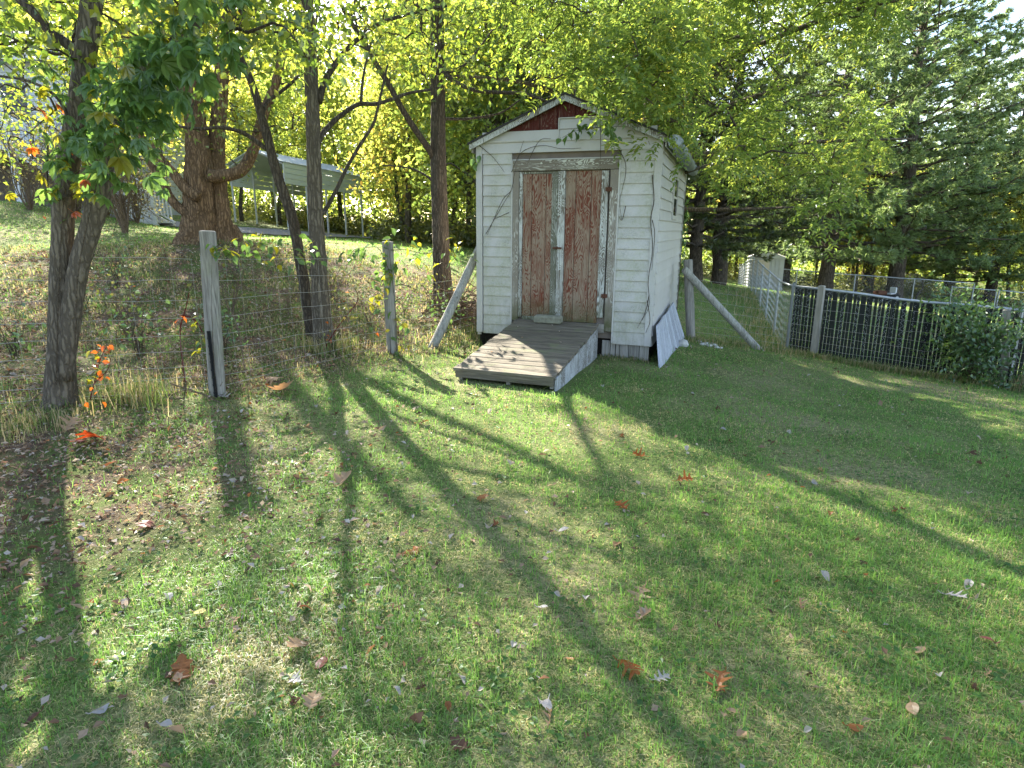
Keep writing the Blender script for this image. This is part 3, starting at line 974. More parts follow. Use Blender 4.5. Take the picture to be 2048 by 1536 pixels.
def cl_fence(name, label, a, b, h, nposts, pitch=.055, r=.0015, slats=False, step=.05, rr=.021):
    a, b = np.array(a, float), np.array(b, float)
    root = thing(name, label, "chain-link fence", (a[0], a[1], gz(*a)), group="chain-link fence runs")
    O = np.array(root.location)
    build(Geo().tube(rail_pts(a, b, h), rr, 8), "top_rail", M_GALV, root, origin=O, smooth=True)
    for k in range(nposts):
        q = a + (b - a) * k / max(1, nposts - 1)
        z = gz(*q)
        g = Geo().tube([(q[0], q[1], z - .2), (q[0], q[1], z + h + .03)], rr * 1.25, 8)
        g.tube([(q[0], q[1], z + h + .03), (q[0], q[1], z + h + .06)], [rr * 1.4, rr * .4], 8)
        build(g, "post", M_GALV, root, origin=O)
    g = Geo()
    chainlink(g, a, b, h - .03, pitch, r * (1.5 if slats else 1), step=step)
    build(g, "wire_mesh", M_GALV, root, origin=O, kind='stuff')
    if slats:
        L = np.linalg.norm(b - a); e = (b - a) / L
        ang = math.atan2(e[1], e[0])
        sp = pitch
        me = None
        rg = np.random.default_rng(3)
        n = 0
        s = sp
        while s < L and n < 295:
            q = a + e * s
            z = gz(*q)
            if me is None:
                o = build(Geo().box(-.0222, .0222, -.004, .004, 0, h - .07, bev=.0015), "slat", M_SLAT, root)
                me = o.data
            else:
                o = bpy.data.objects.new("slat", me); COL.objects.link(o); o.parent = root
            o.location = (q[0] - O[0], q[1] - O[1], z + .05 - O[2] + rg.normal(0, .006))
            o.rotation_euler = (rg.normal(0, .01), rg.normal(0, .012), ang)
            s += sp; n += 1
    return root
CC = np.array([5.02, 11.25])
ef = unit(np.array([2.45, -1.3]))
es = np.array([math.sin(R(18.0)), math.cos(R(18.0))])
cl_fence("slatted_fence", "low chain-link fence filled with upright dark green slats, below the fenced lawn", CC, CC + ef * 6.6, 1.2, 3, slats=True)
SIDE_END = CC + es * 31
cl_fence("mesh_fence", "bare chain-link fence running away from the corner towards the white metal shed", CC, SIDE_END, 1.2, 12, pitch=.075, step=.07)
FE0 = SIDE_END
FE1 = at(1943, 600, 39.5)[:2]
cl_fence("mesh_fence", "thin chain-link fence crossing before the pine trunks past the fenced lawn", FE0, FE1, 1.35, 5, pitch=.11, r=.003, step=.11, rr=.03)
GA0 = at(1900, 600, 37.5)[:2]; GA1 = at(1990, 600, 36.8)[:2]
cl_fence("mesh_fence", "short double-posted chain-link gate at the far edge of the fenced lawn", GA0, GA1, 1.1, 2, pitch=.11, r=.003, step=.11, rr=.03)
cl_fence("mesh_fence", "end stretch of chain-link fence beyond the double-posted gate", GA1 + (.15, 0), at(2140, 600, 35.5)[:2], 1.1, 3, pitch=.11, r=.003, step=.11, rr=.03)

# ------------------------------------------------------------------ carport
e1 = unit(np.array([2.3, 4.4])); e2 = np.array([-e1[1], e1[0]])
CPN = np.array([-10.3, 29.6])
cz = gz(*CPN)
cp = thing("carport", "pale metal carport with open ends on thin white posts beside the gravel drive", "carport", (CPN[0], CPN[1], cz), (0, 0, math.atan2(e1[1], e1[0])))
CL, CW, CE, CPk = 5.2, 3.5, 3.0, .62
def cpz(x, y):
    q = CPN + e1 * x + e2 * y
    return gz(*q) - cz
fall = cpz(CL, 0)                        # the frame follows the slope a little
def tiltz(x):
    return x / CL * fall * .9
for yy in (0, CW):
    for x in np.linspace(.05, CL - .05, 5):
        build(Geo().box(x - .032, x + .032, yy - .032, yy + .032, cpz(x, yy) - .1, CE + tiltz(x) - .05), "post", M_WHITE, cp)
    for k in range(4):
        z0, z1 = CE - .92 + k * .23, CE - .92 + (k + 1) * .23 - .012
        ys = -.05 if yy == 0 else CW + .05
        g = Geo()
        V = [(0, ys - .012, z0 + tiltz(0)), (CL, ys - .012, z0 + tiltz(CL)), (CL, ys + .012, z0 + tiltz(CL)), (0, ys + .012, z0 + tiltz(0)),
             (0, ys - .004, z1 + tiltz(0)), (CL, ys - .004, z1 + tiltz(CL)), (CL, ys + .004, z1 + tiltz(CL)), (0, ys + .004, z1 + tiltz(0))]
        g.add(V, Q=[(3,2,1,0),(4,5,6,7),(0,1,5,4),(1,2,6,5),(2,3,7,6),(3,0,4,7)])
        build(g, "side_panel", M_CARPORT, cp)
for sg, nm in ((-1, "roof"), (1, "roof")):
    g = Geo()
    ns = 22
    for k in range(ns):
        x0, x1 = -.15 + k * (CL + .3) / ns, -.15 + (k + 1) * (CL + .3) / ns
        ye = CW / 2 + sg * (CW / 2 + .10)
        for xa, xb, h in ((x0, x1 - .05, 0), (x1 - .05, x1, .025)):
            V = [(xa, CW / 2, CE + CPk + h + tiltz(xa)), (xb, CW / 2, CE + CPk + h + tiltz(xb)), (xb, ye, CE + .01 + h + tiltz(xb)), (xa, ye, CE + .01 + h + tiltz(xa))]
            V += [(v[0], v[1], v[2] - .02 - h) for v in V]
            g.add(V, Q=[(0,1,2,3),(7,6,5,4),(0,4,5,1),(1,5,6,2),(2,6,7,3),(3,7,4,0)])
    build(g, nm, M_CARROOF, cp)
for x in (0.0, CL):
    g = Geo()
    tz = tiltz(x)
    for sg in (-1, 1):
        g.tube([(x, CW / 2, CE + CPk - .06 + tz), (x, CW / 2 + sg * CW / 2, CE - .08 + tz)], .03, 5)
        g.tube([(x, CW / 2 + sg * CW / 2, CE - .75 + tz), (x, CW / 2 + sg * (CW / 2 - .8), CE + .18 + tz)], .02, 5)
    build(g, "truss", M_WHITE, cp)

# ------------------------------------------------------------------ house with deck, up the hill
hz = gz(-20, 25)
HX0, HX1, HY0, HY1 = -32.0, -16.4, 25.6, 34.0
house = thing("house", "pale grey clapboard house with white deck, half hidden behind yellow-green leaves", "house", (HX0, HY0, hz))
O = np.array([HX0, HY0, hz])
wd, dp, wh = HX1 - HX0, HY1 - HY0, 5.3
g = Geo().box(0, wd, .03, dp, -1.5, wh)
zz_ = 1.7
while zz_ < wh - .05:
    V = [(0, -.01, zz_), (wd + .03, -.01, zz_), (wd + .03, .03, zz_), (0, .03, zz_), (0, .02, zz_ + .19), (wd + .01, .02, zz_ + .19), (wd + .01, .03, zz_ + .19), (0, .03, zz_ + .19)]
    g.add(V, Q=[(3,2,1,0),(4,5,6,7),(0,1,5,4),(1,2,6,5),(2,3,7,6),(3,0,4,7)])
    zz_ += .2
build(g, "wall", M_HSIDING, house)
build(Geo().box(-.02, wd + .02, -.02, .025, -1.4, 1.68), "base_wall", M_HBASE, house)
rise = 2.0
build(Geo().add([(-.4, -.5, wh - .12), (wd + .4, -.5, wh - .12), (wd + .4, dp / 2, wh + rise), (-.4, dp / 2, wh + rise), (-.4, dp + .5, wh - .12), (wd + .4, dp + .5, wh - .12),
                 (-.4, -.5, wh - .28), (wd + .4, -.5, wh - .28), (wd + .4, dp + .5, wh - .28), (-.4, dp + .5, wh - .28)],
                T=[(3, 4, 9), (1, 2, 8), (2, 5, 8), (6, 3, 9), (1, 8, 7), (0, 6, 3)], Q=[(0, 1, 2, 3), (3, 2, 5, 4), (6, 9, 8, 7), (4, 5, 8, 9)]), "roof", M_HROOF, house)
build(Geo().box(-.42, wd + .42, -.54, -.505, wh - .29, wh - .09), "fascia", M_WHITE, house)
for x0, z0 in ((wd - 3.0, 2.9), (wd - 6.5, 2.9), (wd - 10.5, 2.9)):
    f = build(Geo().box(x0, x0 + 1.1, -.05, .02, z0, z0 + .08).box(x0, x0 + 1.1, -.05, .02, z0 + 1.42, z0 + 1.5).box(x0, x0 + .07, -.05, .02, z0 + .081, z0 + 1.419)
              .box(x0 + 1.03, x0 + 1.1, -.05, .02, z0 + .081, z0 + 1.419), "window", M_WHITE, house)
    build(Geo().box(x0 + .071, x0 + 1.029, -.025, .02, z0 + .081, z0 + 1.419), "pane", M_DARKGLASS, f)
deck = thing("deck", "raised white deck with baluster railing and stairs, in front of the pale grey house", "deck", (-24.0, 22.6, hz))
DX1, DY1, DZ = 7.0, 2.95, 1.75
build(Geo().box(0, DX1, 0, DY1, DZ - .16, DZ), "floor_boards", M_WHITE, deck)
for x in np.linspace(.1, DX1 - .1, 5):
    zb = gz(-24 + x, 22.6) - hz
    build(Geo().box(x - .09, x + .09, -.02, .16, zb - .3, DZ + .98), "post", M_WHITE, deck)
build(Geo().box(0, DX1, .04, .10, DZ + .88, DZ + .95).box(0, DX1, .05, .09, DZ + .1, DZ + .15), "rail", M_WHITE, deck)
g = Geo()
for x in np.arange(.1, DX1, .125):
    g.box(x - .02, x + .02, .05, .09, DZ + .151, DZ + .879)
build(g, "balusters", M_WHITE, deck, kind='stuff')
# stair going down towards the drive
SX1 = DX1 + 4.6
zs1 = gz(-24 + SX1, 23.2) - hz
def stair_z(x):
    return DZ + (zs1 - DZ) * (x - DX1) / (SX1 - DX1)
for yy in (.05, 1.15):
    g = Geo()
    V = [(DX1, yy, stair_z(DX1) - .35), (SX1, yy, stair_z(SX1) - .25), (SX1, yy + .05, stair_z(SX1) - .25), (DX1, yy + .05, stair_z(DX1) - .35),
         (DX1, yy, DZ), (SX1, yy, stair_z(SX1) + .05), (SX1, yy + .05, stair_z(SX1) + .05), (DX1, yy + .05, DZ)]
    g.add(V, Q=[(3,2,1,0),(4,5,6,7),(0,1,5,4),(1,2,6,5),(2,3,7,6),(3,0,4,7)])
    build(g, "stringer", M_WHITE, deck)
    g = Geo().tube([(DX1, yy + .02, DZ + .92), (SX1, yy + .02, stair_z(SX1) + .95)], .045, 4)
    g.tube([(DX1, yy + .02, DZ + .14), (SX1, yy + .02, stair_z(SX1) + .15)], .03, 4)
    build(g, "rail", M_WHITE, deck)
    g = Geo()
    for x in np.arange(DX1 + .12, SX1, .125):
        g.box(x - .02, x + .02, yy, yy + .04, stair_z(x) + .14, stair_z(x) + .93)
    build(g, "balusters", M_WHITE, deck, kind='stuff')
for k in range(9):
    x = DX1 + (k + .5) * (SX1 - DX1) / 9
    build(Geo().box(x - .26, x + .26, .11, 1.14, stair_z(x) - .03, stair_z(x) + .01), "tread", M_WHITE, deck)
for x in (DX1 + 2.3, SX1 - .1):
    build(Geo().box(x - .06, x + .06, .0, .10, stair_z(x) - 1.3, stair_z(x) + 1.0), "post", M_WHITE, deck)

# ------------------------------------------------------------------ small buildings beyond the fenced lawn
WS = np.array(at(1562, 577, 37.0)); WSz = gz(WS[0], WS[1]) - .05
M_PALESHED = simple("pale_shed_metal", (.44, .43, .40), .6, .1, .3, .12, 3)
ws = thing("metal_shed", "small pale ribbed metal shed with a tan door panel, under the pine boughs", "shed", (WS[0], WS[1], WSz), (0, 0, R(-22)))
Hs = EYE + ray(1562, 517)[2] / ray(1562, 517)[1] * 37.0 - WSz
g = Geo()
for (ax, n, L) in ((0, 9, 1.9), (1, 7, 1.7)):
    for k in range(n):
        a, b = k * L / n, (k + 1) * L / n
        for (p0, p1, d) in ((a, b - .05, .0), (b - .05, b, .03)):
            if ax == 0:
                g.box(-p1, -p0, -.02 - d, .02, .05, Hs)
            else:
                g.box(-.02, .02 + d, p0 + .021, p1 + .021, .05, Hs)
g.box(-1.9, -.03, .03, 1.7, .02, Hs - .02)
build(g, "wall", M_PALESHED, ws)
build(Geo().box(-1.75, -.75, -.075, -.055, Hs - 1.0, Hs - .1), "door_panel", M_TANMETAL, ws)
build(Geo().box(-2.0, .1, -.12, 1.8, Hs, Hs + .06).prism([(-2.0, Hs + .06), (.1, Hs + .06), (-.95, Hs + .45)], -.12, 1.8), "roof", M_PALESHED, ws)
build(Geo().box(-.74, -.70, -.10, -.056, Hs - .9, Hs - .8), "latch", M_BLACK, ws)

WG = np.array(at(1826, 592, 52.0)); WGz = gz(WG[0], WG[1])
base_z = EYE + ray(1826, 596)[2] / ray(1826, 596)[1] * 52.0
WGz = min(WGz, base_z)
wg = thing("garage", "tiny-looking white gabled outbuilding with one window, far behind the pine trunks", "outbuilding", (WG[0], WG[1], WGz), (0, 0, R(-10)))
build(Geo().prism([(-1.2, 0), (1.2, 0), (1.2, 1.25), (0, 1.85), (-1.2, 1.25)], 0, 3.5), "wall", M_WHITE, wg)
for sg in (-1, 1):
    build(Geo().prism([(0, 1.9), (sg * 1.4, 1.2), (sg * 1.4, 1.28), (0, 1.98)], -.2, 3.6), "roof", M_HROOF, wg)
wf = build(Geo().box(-.35, .45, -.06, -.002, .4, 1.1), "window", M_WHITE, wg)
build(Geo().box(-.27, .01, -.075, -.061, .47, 1.03).box(.06, .38, -.075, -.061, .47, 1.03), "pane", M_DARKGLASS, wf)

MT = np.array(at(1772, 592, 36.0)); MTz = gz(MT[0], MT[1])
mw = thing("riding_mower", "small dark riding mower with pale seat on the fenced lawn by a pine", "mower", (MT[0], MT[1], MTz), (0, 0, R(15)))
build(Geo().box(-.75, .55, -.24, .24, .22, .42, bev=.04), "body", M_BLACK, mw)
build(Geo().box(-.75, -.15, -.2, .2, .421, .68, bev=.06), "hood", M_RUST, mw)
build(Geo().box(.1, .5, -.2, .2, .44, .52, bev=.03).box(.42, .52, -.2, .2, .521, .85, bev=.03), "seat", M_WHITE, mw)
build(Geo().tube([(-.15, 0, .45), (-.02, 0, .82)], .02, 6).tube([(-.02 + .03 * math.cos(a), .16 * math.sin(a), .82 + .1 * math.cos(a)) for a in np.linspace(0, 6.28, 13)], .014, 5), "steering_wheel", M_BLACK, mw)
for x, r_ in ((-.55, .18), (.4, .25)):
    for y in (-.32, .32):
        wv = build(Geo().tube([(x, y - .07, r_), (x, y - .05, r_), (x, y + .05, r_), (x, y + .07, r_)], [r_ * .8, r_, r_, r_ * .8], 16), "wheel", M_BLACK, mw)
        build(Geo().tube([(x, y - .075, r_), (x, y + .075, r_)], r_ * .5, 10), "rim", M_GALV, wv)

# pale stones lying by the slanting pole and the leaning panel
rs = np.random.default_rng(12)
for px, py, s in ((1398, 686, .07), (1405, 690, .05), (1412, 689, .06), (1419, 693, .05), (1427, 692, .055), (1434, 696, .045), (1441, 697, .04), (1408, 684, .04), (1424, 688, .035)):
    P = on_ground(px, py)
    g = Geo()
    a = np.linspace(0, math.pi, 6)
    g.tube([(0, 0, -s * .5 * math.cos(t_)) for t_ in a], [max(.004, s * math.sin(t_) * rs.uniform(.8, 1.2)) for t_ in a], 7, ridge=.15, seed=int(px))
    build(g, "stone", M_STONE, loc=(P[0], P[1], P[2] + s * .2), label="small whitish stone in the row lying in grass by the slanting pole", category="stone", group="whitish stones by the slanting pole")
P = on_ground(1364, 692)
g = Geo()
g.tube([(0, 0, -.1), (0, 0, -.05), (.02, 0, .03), (.02, .01, .08), (.02, .01, .10)], [.03, .08, .09, .06, .015], 9, ridge=.12, seed=3)
build(g, "stone", M_STONE, loc=tuple(P), label="biggest pale stone, standing at the far foot of the leaning board panel", category="stone")

# ------------------------------------------------------------------ leaf materials
YG = [(.0, (.09, .145, .034)), (.3, (.16, .21, .045)), (.62, (.25, .275, .06)), (.9, (.34, .31, .065)), (1.0, (.36, .25, .06))]
M_LEAF_WOOD = leaf_mat("wood_leaf", YG, .63, 2.1, .03, .25, per_obj=.55)
M_LEAF_NEAR = leaf_mat("near_leaf", [(.0, (.05, .095, .016)), (.45, (.11, .155, .02)), (.85, (.21, .215, .025)), (1, (.30, .22, .025))], .56, 2.2, .06, .8)
M_LEAF_WALNUT = leaf_mat("walnut_leaf", [(.0, (.08, .135, .034)), (.4, (.13, .19, .04)), (.75, (.185, .23, .045)), (.92, (.32, .30, .05)), (1, (.42, .30, .05))], .5, 2.0, .03, .9)
M_NEEDLE = leaf_mat("pine_needle", [(.0, (.11, .165, .07)), (.5, (.17, .24, .10)), (1, (.26, .325, .135))], .48, 1.7, .05, .5)
M_NEEDLE_YEL = leaf_mat("pine_needle_olive", [(.0, (.055, .085, .028)), (.5, (.10, .125, .04)), (1, (.17, .16, .06))], .35, 1.7, .05, .5)
M_CREEPER = leaf_mat("creeper_leaf", [(.0, (.055, .115, .03)), (.6, (.095, .165, .042)), (1, (.15, .20, .045))], .45, 2.0, .035, 1.2, wr=.7)
M_CREEPER_YEL = leaf_mat("creeper_leaf_yellow", [(.0, (.13, .16, .012)), (1, (.26, .22, .015))], .6, 2.0, .05, 1.2)
M_CREEPER_RED = leaf_mat("creeper_leaf_red", [(.0, (.28, .05, .012)), (1, (.42, .12, .015))], .6, 2.0, .05, 1.2)
M_BUSH = leaf_mat("bush_leaf", [(.0, (.05, .11, .032)), (.6, (.085, .15, .04)), (1, (.14, .20, .035))], .4, 1.8, .07, 1.5)
M_SHRUB = leaf_mat("shrub_leaf", [(.0, (.09, .085, .04)), (.5, (.15, .14, .06)), (1, (.25, .21, .10))], .45, 1.7, .05, .8)
M_UNDERG = leaf_mat("undergrowth_leaf", [(.0, (.05, .075, .018)), (.5, (.10, .115, .025)), (.85, (.19, .18, .05)), (1, (.26, .20, .08))], .5, 1.9, .06, .35)

def tree_root(name, label, cat, base, group=None):
    return thing(name, label, cat, tuple(base), group=group)

def path_px(pp, Y0, Y1=None):
    Y1 = Y0 if Y1 is None else Y1
    n = len(pp)
    return np.array([at(q[0], q[1], Y0 + (Y1 - Y0) * i / (n - 1)) for i, q in enumerate(pp)])
def wpx(w, Y):
    return w / 1250 * Y / 2

def cluster_leaves(rng, C, k, sig, L, W, out=None, droop=.6, kind='kite', **kw):
    C = np.asarray(C)
    P = np.repeat(C, k, 0) + rng.normal(size=(len(C) * k, 3)) * np.array([sig, sig, sig * .8])
    D = rng.normal(size=P.shape) + np.array([0, 0, -droop])
    if kind == 'kite':
        n = len(P)
        return kites(rng, P, D, L * rng.uniform(.6, 1.25, n), W * rng.uniform(.7, 1.2, n), flat=1.2)
    return pinnates(rng, P, D, **kw)

def ellipsoid_pts(rng, n, c, r, shell=.35):
    d = unit(rng.normal(size=(n, 3)))
    rad = (shell + (1 - shell) * rng.random(n)) ** .6
    return np.asarray(c) + d * rad[:, None] * np.asarray(r)

# ---- twin-trunk tree wrapped in creeper, at the fence
rng = np.random.default_rng(21)
base = np.array([-3.74, 5.0, gz(-3.74, 5.0)])
tA = tree_root("twin_trunk_tree", "twin-trunk tree in the wire fence, one stem slanting over, wrapped in creeper", "tree", base)
pa1 = path_px([(120, 850), (121, 800), (122, 700), (123, 550), (128, 400), (145, 280), (164, 160), (184, 0), (196, -160), (204, -330)], 4.95, 5.15)
build(Geo().tube(pa1, [.2, .125, .095, .080, .073, .072, .072, .072, .068, .055], 26, ridge=.05, seed=1, smooth=7), "trunk", M_BARK_GREY, tA, origin=base, smooth=True)
pa2 = path_px([(132, 760), (142, 640), (157, 537), (180, 460), (200, 390), (207, 325), (236, 239), (280, 150), (342, 105), (386, 44), (430, -20), (500, -160), (560, -280)], 4.9, 5.35)
build(Geo().tube(pa2, [.05, .07, .072, .072, .074, .072, .070, .070, .066, .06, .055, .045, .03], 22, ridge=.05, seed=2, smooth=6), "trunk", M_BARK_GREY, tA, origin=base, smooth=True)
brA = [([(160, 128), (150, 100), (137, 90), (100, 62), (79, 38), (41, 0), (-30, -70)], 5.1, .042, .03),
       ([(139, 240), (117, 198), (79, 171), (40, 158), (-20, 150)], 5.0, .014, .008),
       ([(139, 390), (100, 400), (94, 340), (96, 290)], 4.9, .012, .006)]
for pp, Y, r0, r1 in brA:
    q = path_px(pp, Y)
    build(Geo().tube(q, np.linspace(r0, r1, len(q)), 9, ridge=.03, seed=4, smooth=4), "branch", M_BARK_DARK, tA, origin=base, smooth=True)
nodes = np.vstack([pa1[6:], pa2[8:], path_px(brA[0][0], 5.1)])
cl = np.vstack([ellipsoid_pts(rng, 210, (-3.3, 5.7, 6.1), (3.0, 2.2, 2.6)), np.array([at(rng.uniform(-60, 640), rng.uniform(-120, 110), rng.uniform(4.7, 6.6)) for _ in range(120)])])
cl = cl[cl[:, 2] > 2.75]
g = Geo(); connect(g, nodes, cl, .016, .004, 4, rng=rng)
build(g, "twigs", M_TWIG, tA, origin=base, kind='stuff')
V, T = cluster_leaves(rng, cl, 26, .22, .09, .055)
build(Geo().add(V, T), "crown", M_LEAF_NEAR, tA, origin=base)

# creeper leaves: five leaflets each, every leaf its own object
def palmate(rg, L=.075):
    g = Geo()
    for a, s in ((-1.25, .75), (-.62, .92), (0, 1), (.62, .92), (1.25, .75)):
        n = 5
        d = np.array([math.sin(a), math.cos(a) * .9, -.25 * s])
        sd = np.array([math.cos(a), -math.sin(a), 0])
        l = L * s
        ts = np.linspace(0, 1, n)
        wv = np.array([.0, .17, .24, .18, .0]) * l
        mid = d[None] * (ts * l)[:, None] + np.array([0, 0, -1]) * (ts ** 2 * l * .28)[:, None]
        V = np.vstack([mid, mid[1:4] + sd * wv[1:4, None] + (0, 0, .10 * l), mid[1:4] - sd * wv[1:4, None] + (0, 0, .10 * l)])
        T = [(0, 5, 1), (1, 5, 6), (1, 6, 2), (2, 6, 7), (2, 7, 3), (3, 7, 4), (0, 1, 8), (1, 9, 8), (1, 2, 9), (2, 10, 9), (2, 3, 10), (3, 4, 10)]
        g.add(V, T=T)
    g.tube([(0, 0, 0), (0, -.3 * L, .18 * L), (0, -.7 * L, .5 * L)], .0014, 3, cap=False)
    return g
def ovate(L=.07):
    g = Geo()
    ts = np.linspace(0, 1, 6); wv = np.array([0, .24, .34, .30, .17, 0]) * L
    mid = np.stack([np.zeros(6), ts * L, -(ts ** 2) * L * .35], -1)
    V = np.vstack([mid, mid[1:5] + np.stack([wv[1:5], np.zeros(4), np.full(4, .1 * L)], -1), mid[1:5] - np.stack([wv[1:5], np.zeros(4), np.full(4, -.1 * L)], -1)])
    T = [(0, 6, 1), (0, 1, 10)]
    for k in range(3):
        T += [(1 + k, 6 + k, 7 + k), (1 + k, 7 + k, 2 + k), (1 + k, 11 + k, 10 + k), (1 + k, 2 + k, 11 + k)]
    T += [(4, 9, 5), (4, 5, 13)]
    g.add(V, T=T)
    g.tube([(0, 0, 0), (0, -.25 * L, .1 * L)], .0012, 3, cap=False)
    return g
def leaf_set(fn, mats, tag_):
    out = []
    for i, m in enumerate(mats):
        o = build(fn, "leaf", m)
        out.append(o.data)
        bpy.data.objects.remove(o)
    return out
rgl = np.random.default_rng(8)
PALM = leaf_set(palmate(rgl), [M_CREEPER, M_CREEPER_YEL, M_CREEPER_RED], "p")
OVAL = leaf_set(ovate(), [M_CREEPER, M_CREEPER_YEL, M_CREEPER_RED], "o")
def put_leaf(me, pos, root, origin, rg, scale=1.0, tip=None, label=None):
    o = bpy.data.objects.new("leaf", me)
    COL.objects.link(o)
    o.parent = root
    o.location = tuple(np.asarray(pos) - origin)
    o.rotation_euler = (rg.normal(-.55, .35), rg.normal(0, .4), rg.uniform(0, 6.28) if tip is None else tip + rg.normal(0, .6))
    o.scale = (scale,) * 3
    if label:
        o['label'] = label
    return o
def vine(name, label, cat, stems, leaves, origin, meshes, rg, stem_mat=M_TWIG, r=.005, group=None):
    """stems: polylines; leaves: (pos, mesh index, scale)"""
    root = thing(name, label, cat, tuple(origin), group=group)
    for s in stems:
        build(Geo().tube(s, np.linspace(r, r * .45, len(s)), 5, smooth=4), "stem", stem_mat, root, origin=origin)
    for p_, k, sc_ in leaves:
        put_leaf(meshes[k], p_, root, origin, rg, sc_)
    return root
lv = []
for k in range(205):                        # the mass of big dark leaves round the slanting stem
    t_ = rgl.beta(1.6, 1.4)
    px = 150 + 260 * t_ + rgl.normal(0, 44); py = 350 - 320 * t_ + rgl.normal(0, 62)
    lv.append((at(px, py, rgl.uniform(4.25, 4.95)), 0 if rgl.random() < .93 else (1 if rgl.random() < .8 else 2), rgl.uniform(1.05, 2.0)))
for k in range(62):                         # yellow-green ones round the straight stem
    px = 140 + rgl.normal(0, 42); py = rgl.uniform(110, 440)
    lv.append((at(px, py, rgl.uniform(4.5, 5.0)), int(rgl.choice([0, 1, 1, 1, 2], p=[.4, .15, .15, .15, .15])), rgl.uniform(.7, 1.25)))
for k in range(22):
    px = rgl.uniform(360, 480); py = rgl.uniform(-20, 130)
    lv.append((at(px, py, rgl.uniform(4.4, 4.9)), 0, rgl.uniform(1.0, 1.8)))
org = at(150, 780, 4.85); org[2] = gz(org[0], org[1])
vine("creeper_vine", "creeper with big dark green leaves and a few orange ones over the twin-trunk tree", "creeper",
     [path_px([(150, 780), (155, 560), (188, 390), (222, 270), (290, 160), (380, 60), (440, -30)], 4.8, 5.1), path_px([(112, 770), (118, 560), (126, 420), (140, 260), (155, 120)], 4.84, 5.0),
      path_px([(230, 240), (300, 250), (330, 330), (335, 380)], 4.7)],
     lv + [(at(330, 330, 4.7), 0, 1.2), (at(325, 380, 4.7), 0, 1.1), (at(300, 300, 4.7), 0, 1.4)], org, PALM, rgl)

# ---- the other slender trees by the fence
def slender(name, label, base_px, trunk, tw, Y, branches, crown_c, crown_r, ncl, seed, bark, zmin=3.0, leaf=.09, k=22, extra=None):
    rg = np.random.default_rng(seed)
    b = at(*base_px, Y); b[2] = gz(b[0], b[1])
    root = tree_root(name, label, "tree", b)
    q = path_px(trunk, Y)
    q[0] = b - (0, 0, .15)
    rad = [wpx(w, Y) for w in tw]
    build(Geo().tube(q, rad, 24, ridge=.055, seed=seed, smooth=8), "trunk", bark, root, origin=b, smooth=True)
    nodes = [q[-4:]]
    for pp, dY, w0, w1 in branches:
        bq = path_px(pp, Y, Y + dY)
        build(Geo().tube(bq, np.linspace(wpx(w0, Y), wpx(w1, Y), len(bq)), 10, ridge=.03, seed=seed + 1, smooth=5), "branch", M_BARK_DARK, root, origin=b, smooth=True)
        nodes.append(bq[1:])
    c = ellipsoid_pts(rg, ncl, crown_c, crown_r)
    c = c[c[:, 2] > zmin]
    if extra is not None:
        c = np.vstack([c, extra(rg)])
    g = Geo(); connect(g, np.vstack(nodes), c, .014, .004, 4, rng=rg)
    build(g, "twigs", M_TWIG, root, origin=b, kind='stuff')
    V, T = cluster_leaves(rg, c, k, .22, leaf, leaf * .6)
    build(Geo().add(V, T), "crown", M_LEAF_NEAR, root, origin=b)
    return root
def px_cloud(n, x0, x1, y0, y1, Y0, Y1):
    return lambda rg: np.array([at(rg.uniform(x0, x1), rg.uniform(y0, y1), rg.uniform(Y0, Y1)) for _ in range(n)])
slender("slender_tree", "thin crooked tree bending away from the straight trunk, forking above the carport roof", (625, 690),
        [(628, 700), (622, 660), (612, 590), (600, 520), (588, 450), (573, 401), (558, 360), (544, 311), (532, 264), (523, 234), (514, 199), (500, 158), (479, 111), (450, 40), (420, -60)],
        [26, 22, 21, 20, 20, 19, 18, 17, 16, 14, 14, 13, 12, 10, 7], 8.2,
        [([(538, 302), (497, 272), (473, 261), (438, 255), (400, 258), (340, 250), (300, 240)], -.4, 9, 4),
         ([(523, 240), (534, 205), (560, 185), (590, 160), (606, 145), (640, 110)], .5, 8, 4)],
        (-3.7, 8.9, 6.6), (2.5, 2.0, 2.9), 150, 31, M_BARK_DARK, 3.2)
slender("slender_tree", "straight slim trunk with rising side branches, standing on the bank between two fence posts", (648, 700),
        [(651, 715), (646, 650), (641, 590), (637, 520), (632, 440), (629, 360), (627, 280), (624, 200), (620, 110), (614, 20), (606, -120), (600, -260)],
        [56, 38, 32, 30, 28, 27, 26, 25, 24, 23, 20, 12], 7.8,
        [([(638, 205), (649, 164), (670, 129), (693, 100), (719, 76), (766, 44), (840, 23), (900, 10)], .8, 13, 5),
         ([(636, 285), (645, 268), (656, 255), (678, 234), (716, 209), (752, 208), (790, 196), (819, 186), (863, 179)], .7, 12, 5),
         ([(642, 430), (652, 418), (672, 381), (696, 331), (722, 287), (746, 249), (756, 214), (766, 170), (775, 130)], .5, 9, 4),
         ([(722, 207), (725, 165), (732, 125), (740, 95)], .2, 6, 3)],
        (-2.2, 8.4, 7.2), (2.7, 2.3, 3.2), 190, 32, M_BARK_GREY, 3.7, extra=px_cloud(60, 540, 880, -40, 130, 7.0, 9.2))
